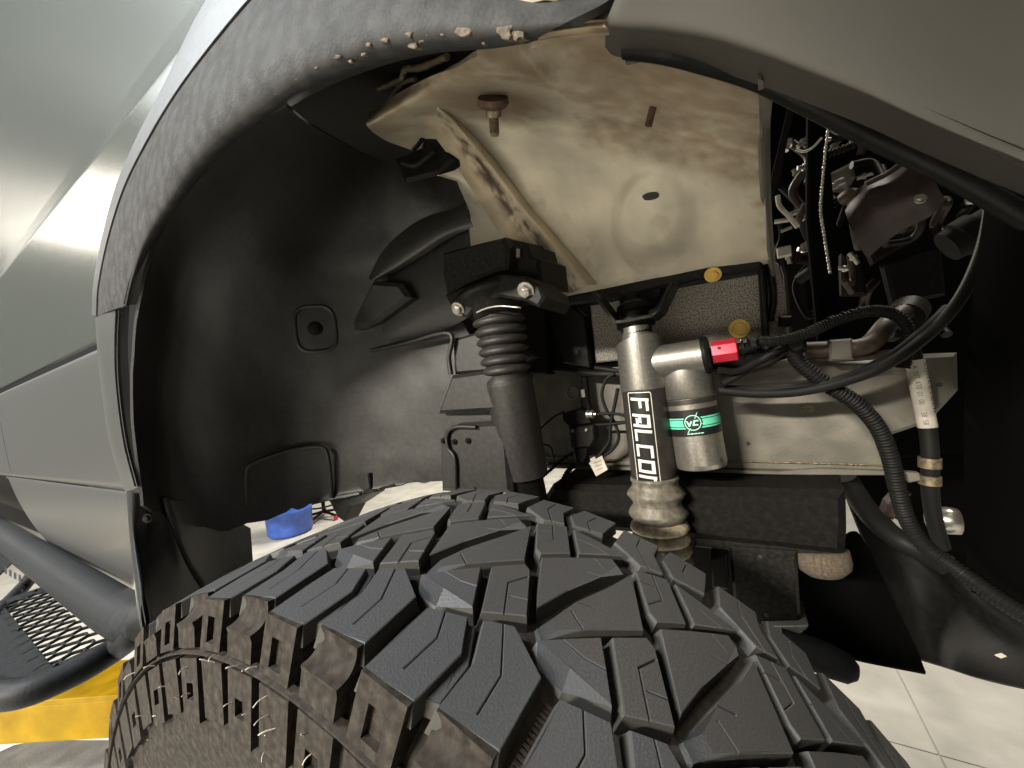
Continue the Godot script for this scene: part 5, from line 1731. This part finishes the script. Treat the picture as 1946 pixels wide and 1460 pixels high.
# ---------------------------------------------------------------- step bar
func step_bar(van: Node3D) -> void:
	var y := CAM.y - 0.30
	var mb := MB.new()
	var a := Q(-60, 972, 0.182)
	var b := Q(252, 1182, 0.178)
	tube(mb, [a + Vector3(-0.9, 0, 0), a, b, b + Vector3(0.03, 0, -0.03)], 0.029, 24, 0, 0, 0, true, true)
	put("step_bar", mb, M.step, van, "textured grey tubular step bar with a honeycomb tread plate")
	var sb := van.get_node("step_bar") as Node3D
	mb = MB.new()
	tube(mb, [Q(256, 1192, 0.176), Q(246, 1212, 0.172), H(222, 1232, y - 0.005), H(180, 1258, y - 0.005), H(130, 1284, y - 0.005), H(60, 1313, y - 0.005), H(0, 1322, y - 0.005), H(-70, 1318, y - 0.005), H(-160, 1285, y - 0.005)], 0.0165, 22, 70)
	put("outer_loop", mb, M.step, sb)
	mb = MB.new()
	tube(mb, [Q(66, 1088, 0.178), Q(40, 1120, 0.160), H(-20, 1180, y - 0.006), H(-110, 1250, y - 0.008)], 0.012, 16, 20)
	put("cross_tube", mb, M.step, sb)
	# tread plate with honeycomb holes
	var o := H(37, 1300, y)
	var ex := H(205, 1223, y) - o
	var ez := H(92, 1114, y) - H(205, 1223, y)
	var lx := ex.length()
	var lz := ez.length()
	ex = ex.normalized()
	ez = ez.normalized()
	var dn := Vector3(0, -0.004, 0)
	var m := 0.012
	var hz0 := 0.012
	var pl := func(u: float, w: float) -> Vector3: return o + ex * u + ez * w
	mb = MB.new()
	prism(mb, [pl.call(-0.03, -0.005), pl.call(lx, -0.005), pl.call(lx, hz0), pl.call(-0.03, hz0)], dn, 0.0006)
	put("plate_edge", mb, M.step, sb)
	mb = MB.new()
	prism(mb, [pl.call(-0.03, lz - 0.022), pl.call(lx, lz - 0.022), pl.call(lx, lz + 0.012), pl.call(-0.03, lz + 0.012)], dn, 0.0006)
	put("plate_edge", mb, M.step, sb)
	mb = MB.new()
	prism(mb, [pl.call(-0.03, hz0), pl.call(0.028, hz0), pl.call(0.02, lz - 0.022), pl.call(-0.03, lz - 0.022)], dn, 0.0006)
	put("plate_edge", mb, M.step, sb)
	mb = MB.new()
	var s := 0.0135
	var row := 0
	var w := hz0 + 0.003
	while w < lz - 0.024:
		var u := 0.024 + (s * 0.866 if row % 2 == 1 else 0.0)
		while u < lx - 0.002:
			for k in [0, 1, 2]:
				var a0: float = PI / 6.0 + TAU * k / 6.0 - PI / 3.0
				var p0: Vector3 = pl.call(u + cos(a0) * s, w + sin(a0) * s)
				var p1: Vector3 = pl.call(u + cos(a0 + PI / 3.0) * s, w + sin(a0 + PI / 3.0) * s)
				var t := (p1 - p0).normalized()
				box(mb, (p0 + p1) * 0.5 + Vector3(0, -0.002, 0), t * (p0.distance_to(p1) * 0.5), t.cross(Vector3.UP) * 0.0015, Vector3(0, 0.002, 0), 0.0003)
			u += s * 1.732
		w += s * 1.5
		row += 1
	put("honeycomb_mesh", mb, M.step, sb)
	for q in [[0.06, lz - 0.008], [0.02, lz * 0.5], [0.03, 0.004]]:
		bolt(sb, pl.call(q[0], q[1]) + Vector3(0, 0.0005, 0), Vector3.UP, 0.0032, M.step, "plate_screw", false)
	# ribbed rear part of the step beyond the cross tube
	mb = MB.new()
	prism(mb, [H(-120, 1180, y), H(-20, 1110, y), H(30, 1062, y), H(-60, 1000, y), H(-200, 1090, y)], dn, 0.0008)
	put("rear_plate", mb, M.step, sb)
	for k in 4:
		mb = MB.new()
		prism(mb, [H(8 + k * 9, 1078 + k * 5, y + 0.0005), H(13 + k * 9, 1080 + k * 5, y + 0.0005), H(13 + k * 9, 1092 + k * 5, y + 0.0005), H(8 + k * 9, 1090 + k * 5, y + 0.0005)], Vector3(0, 0.001, 0))
		put("plate_slot", mb, M.ink, sb)
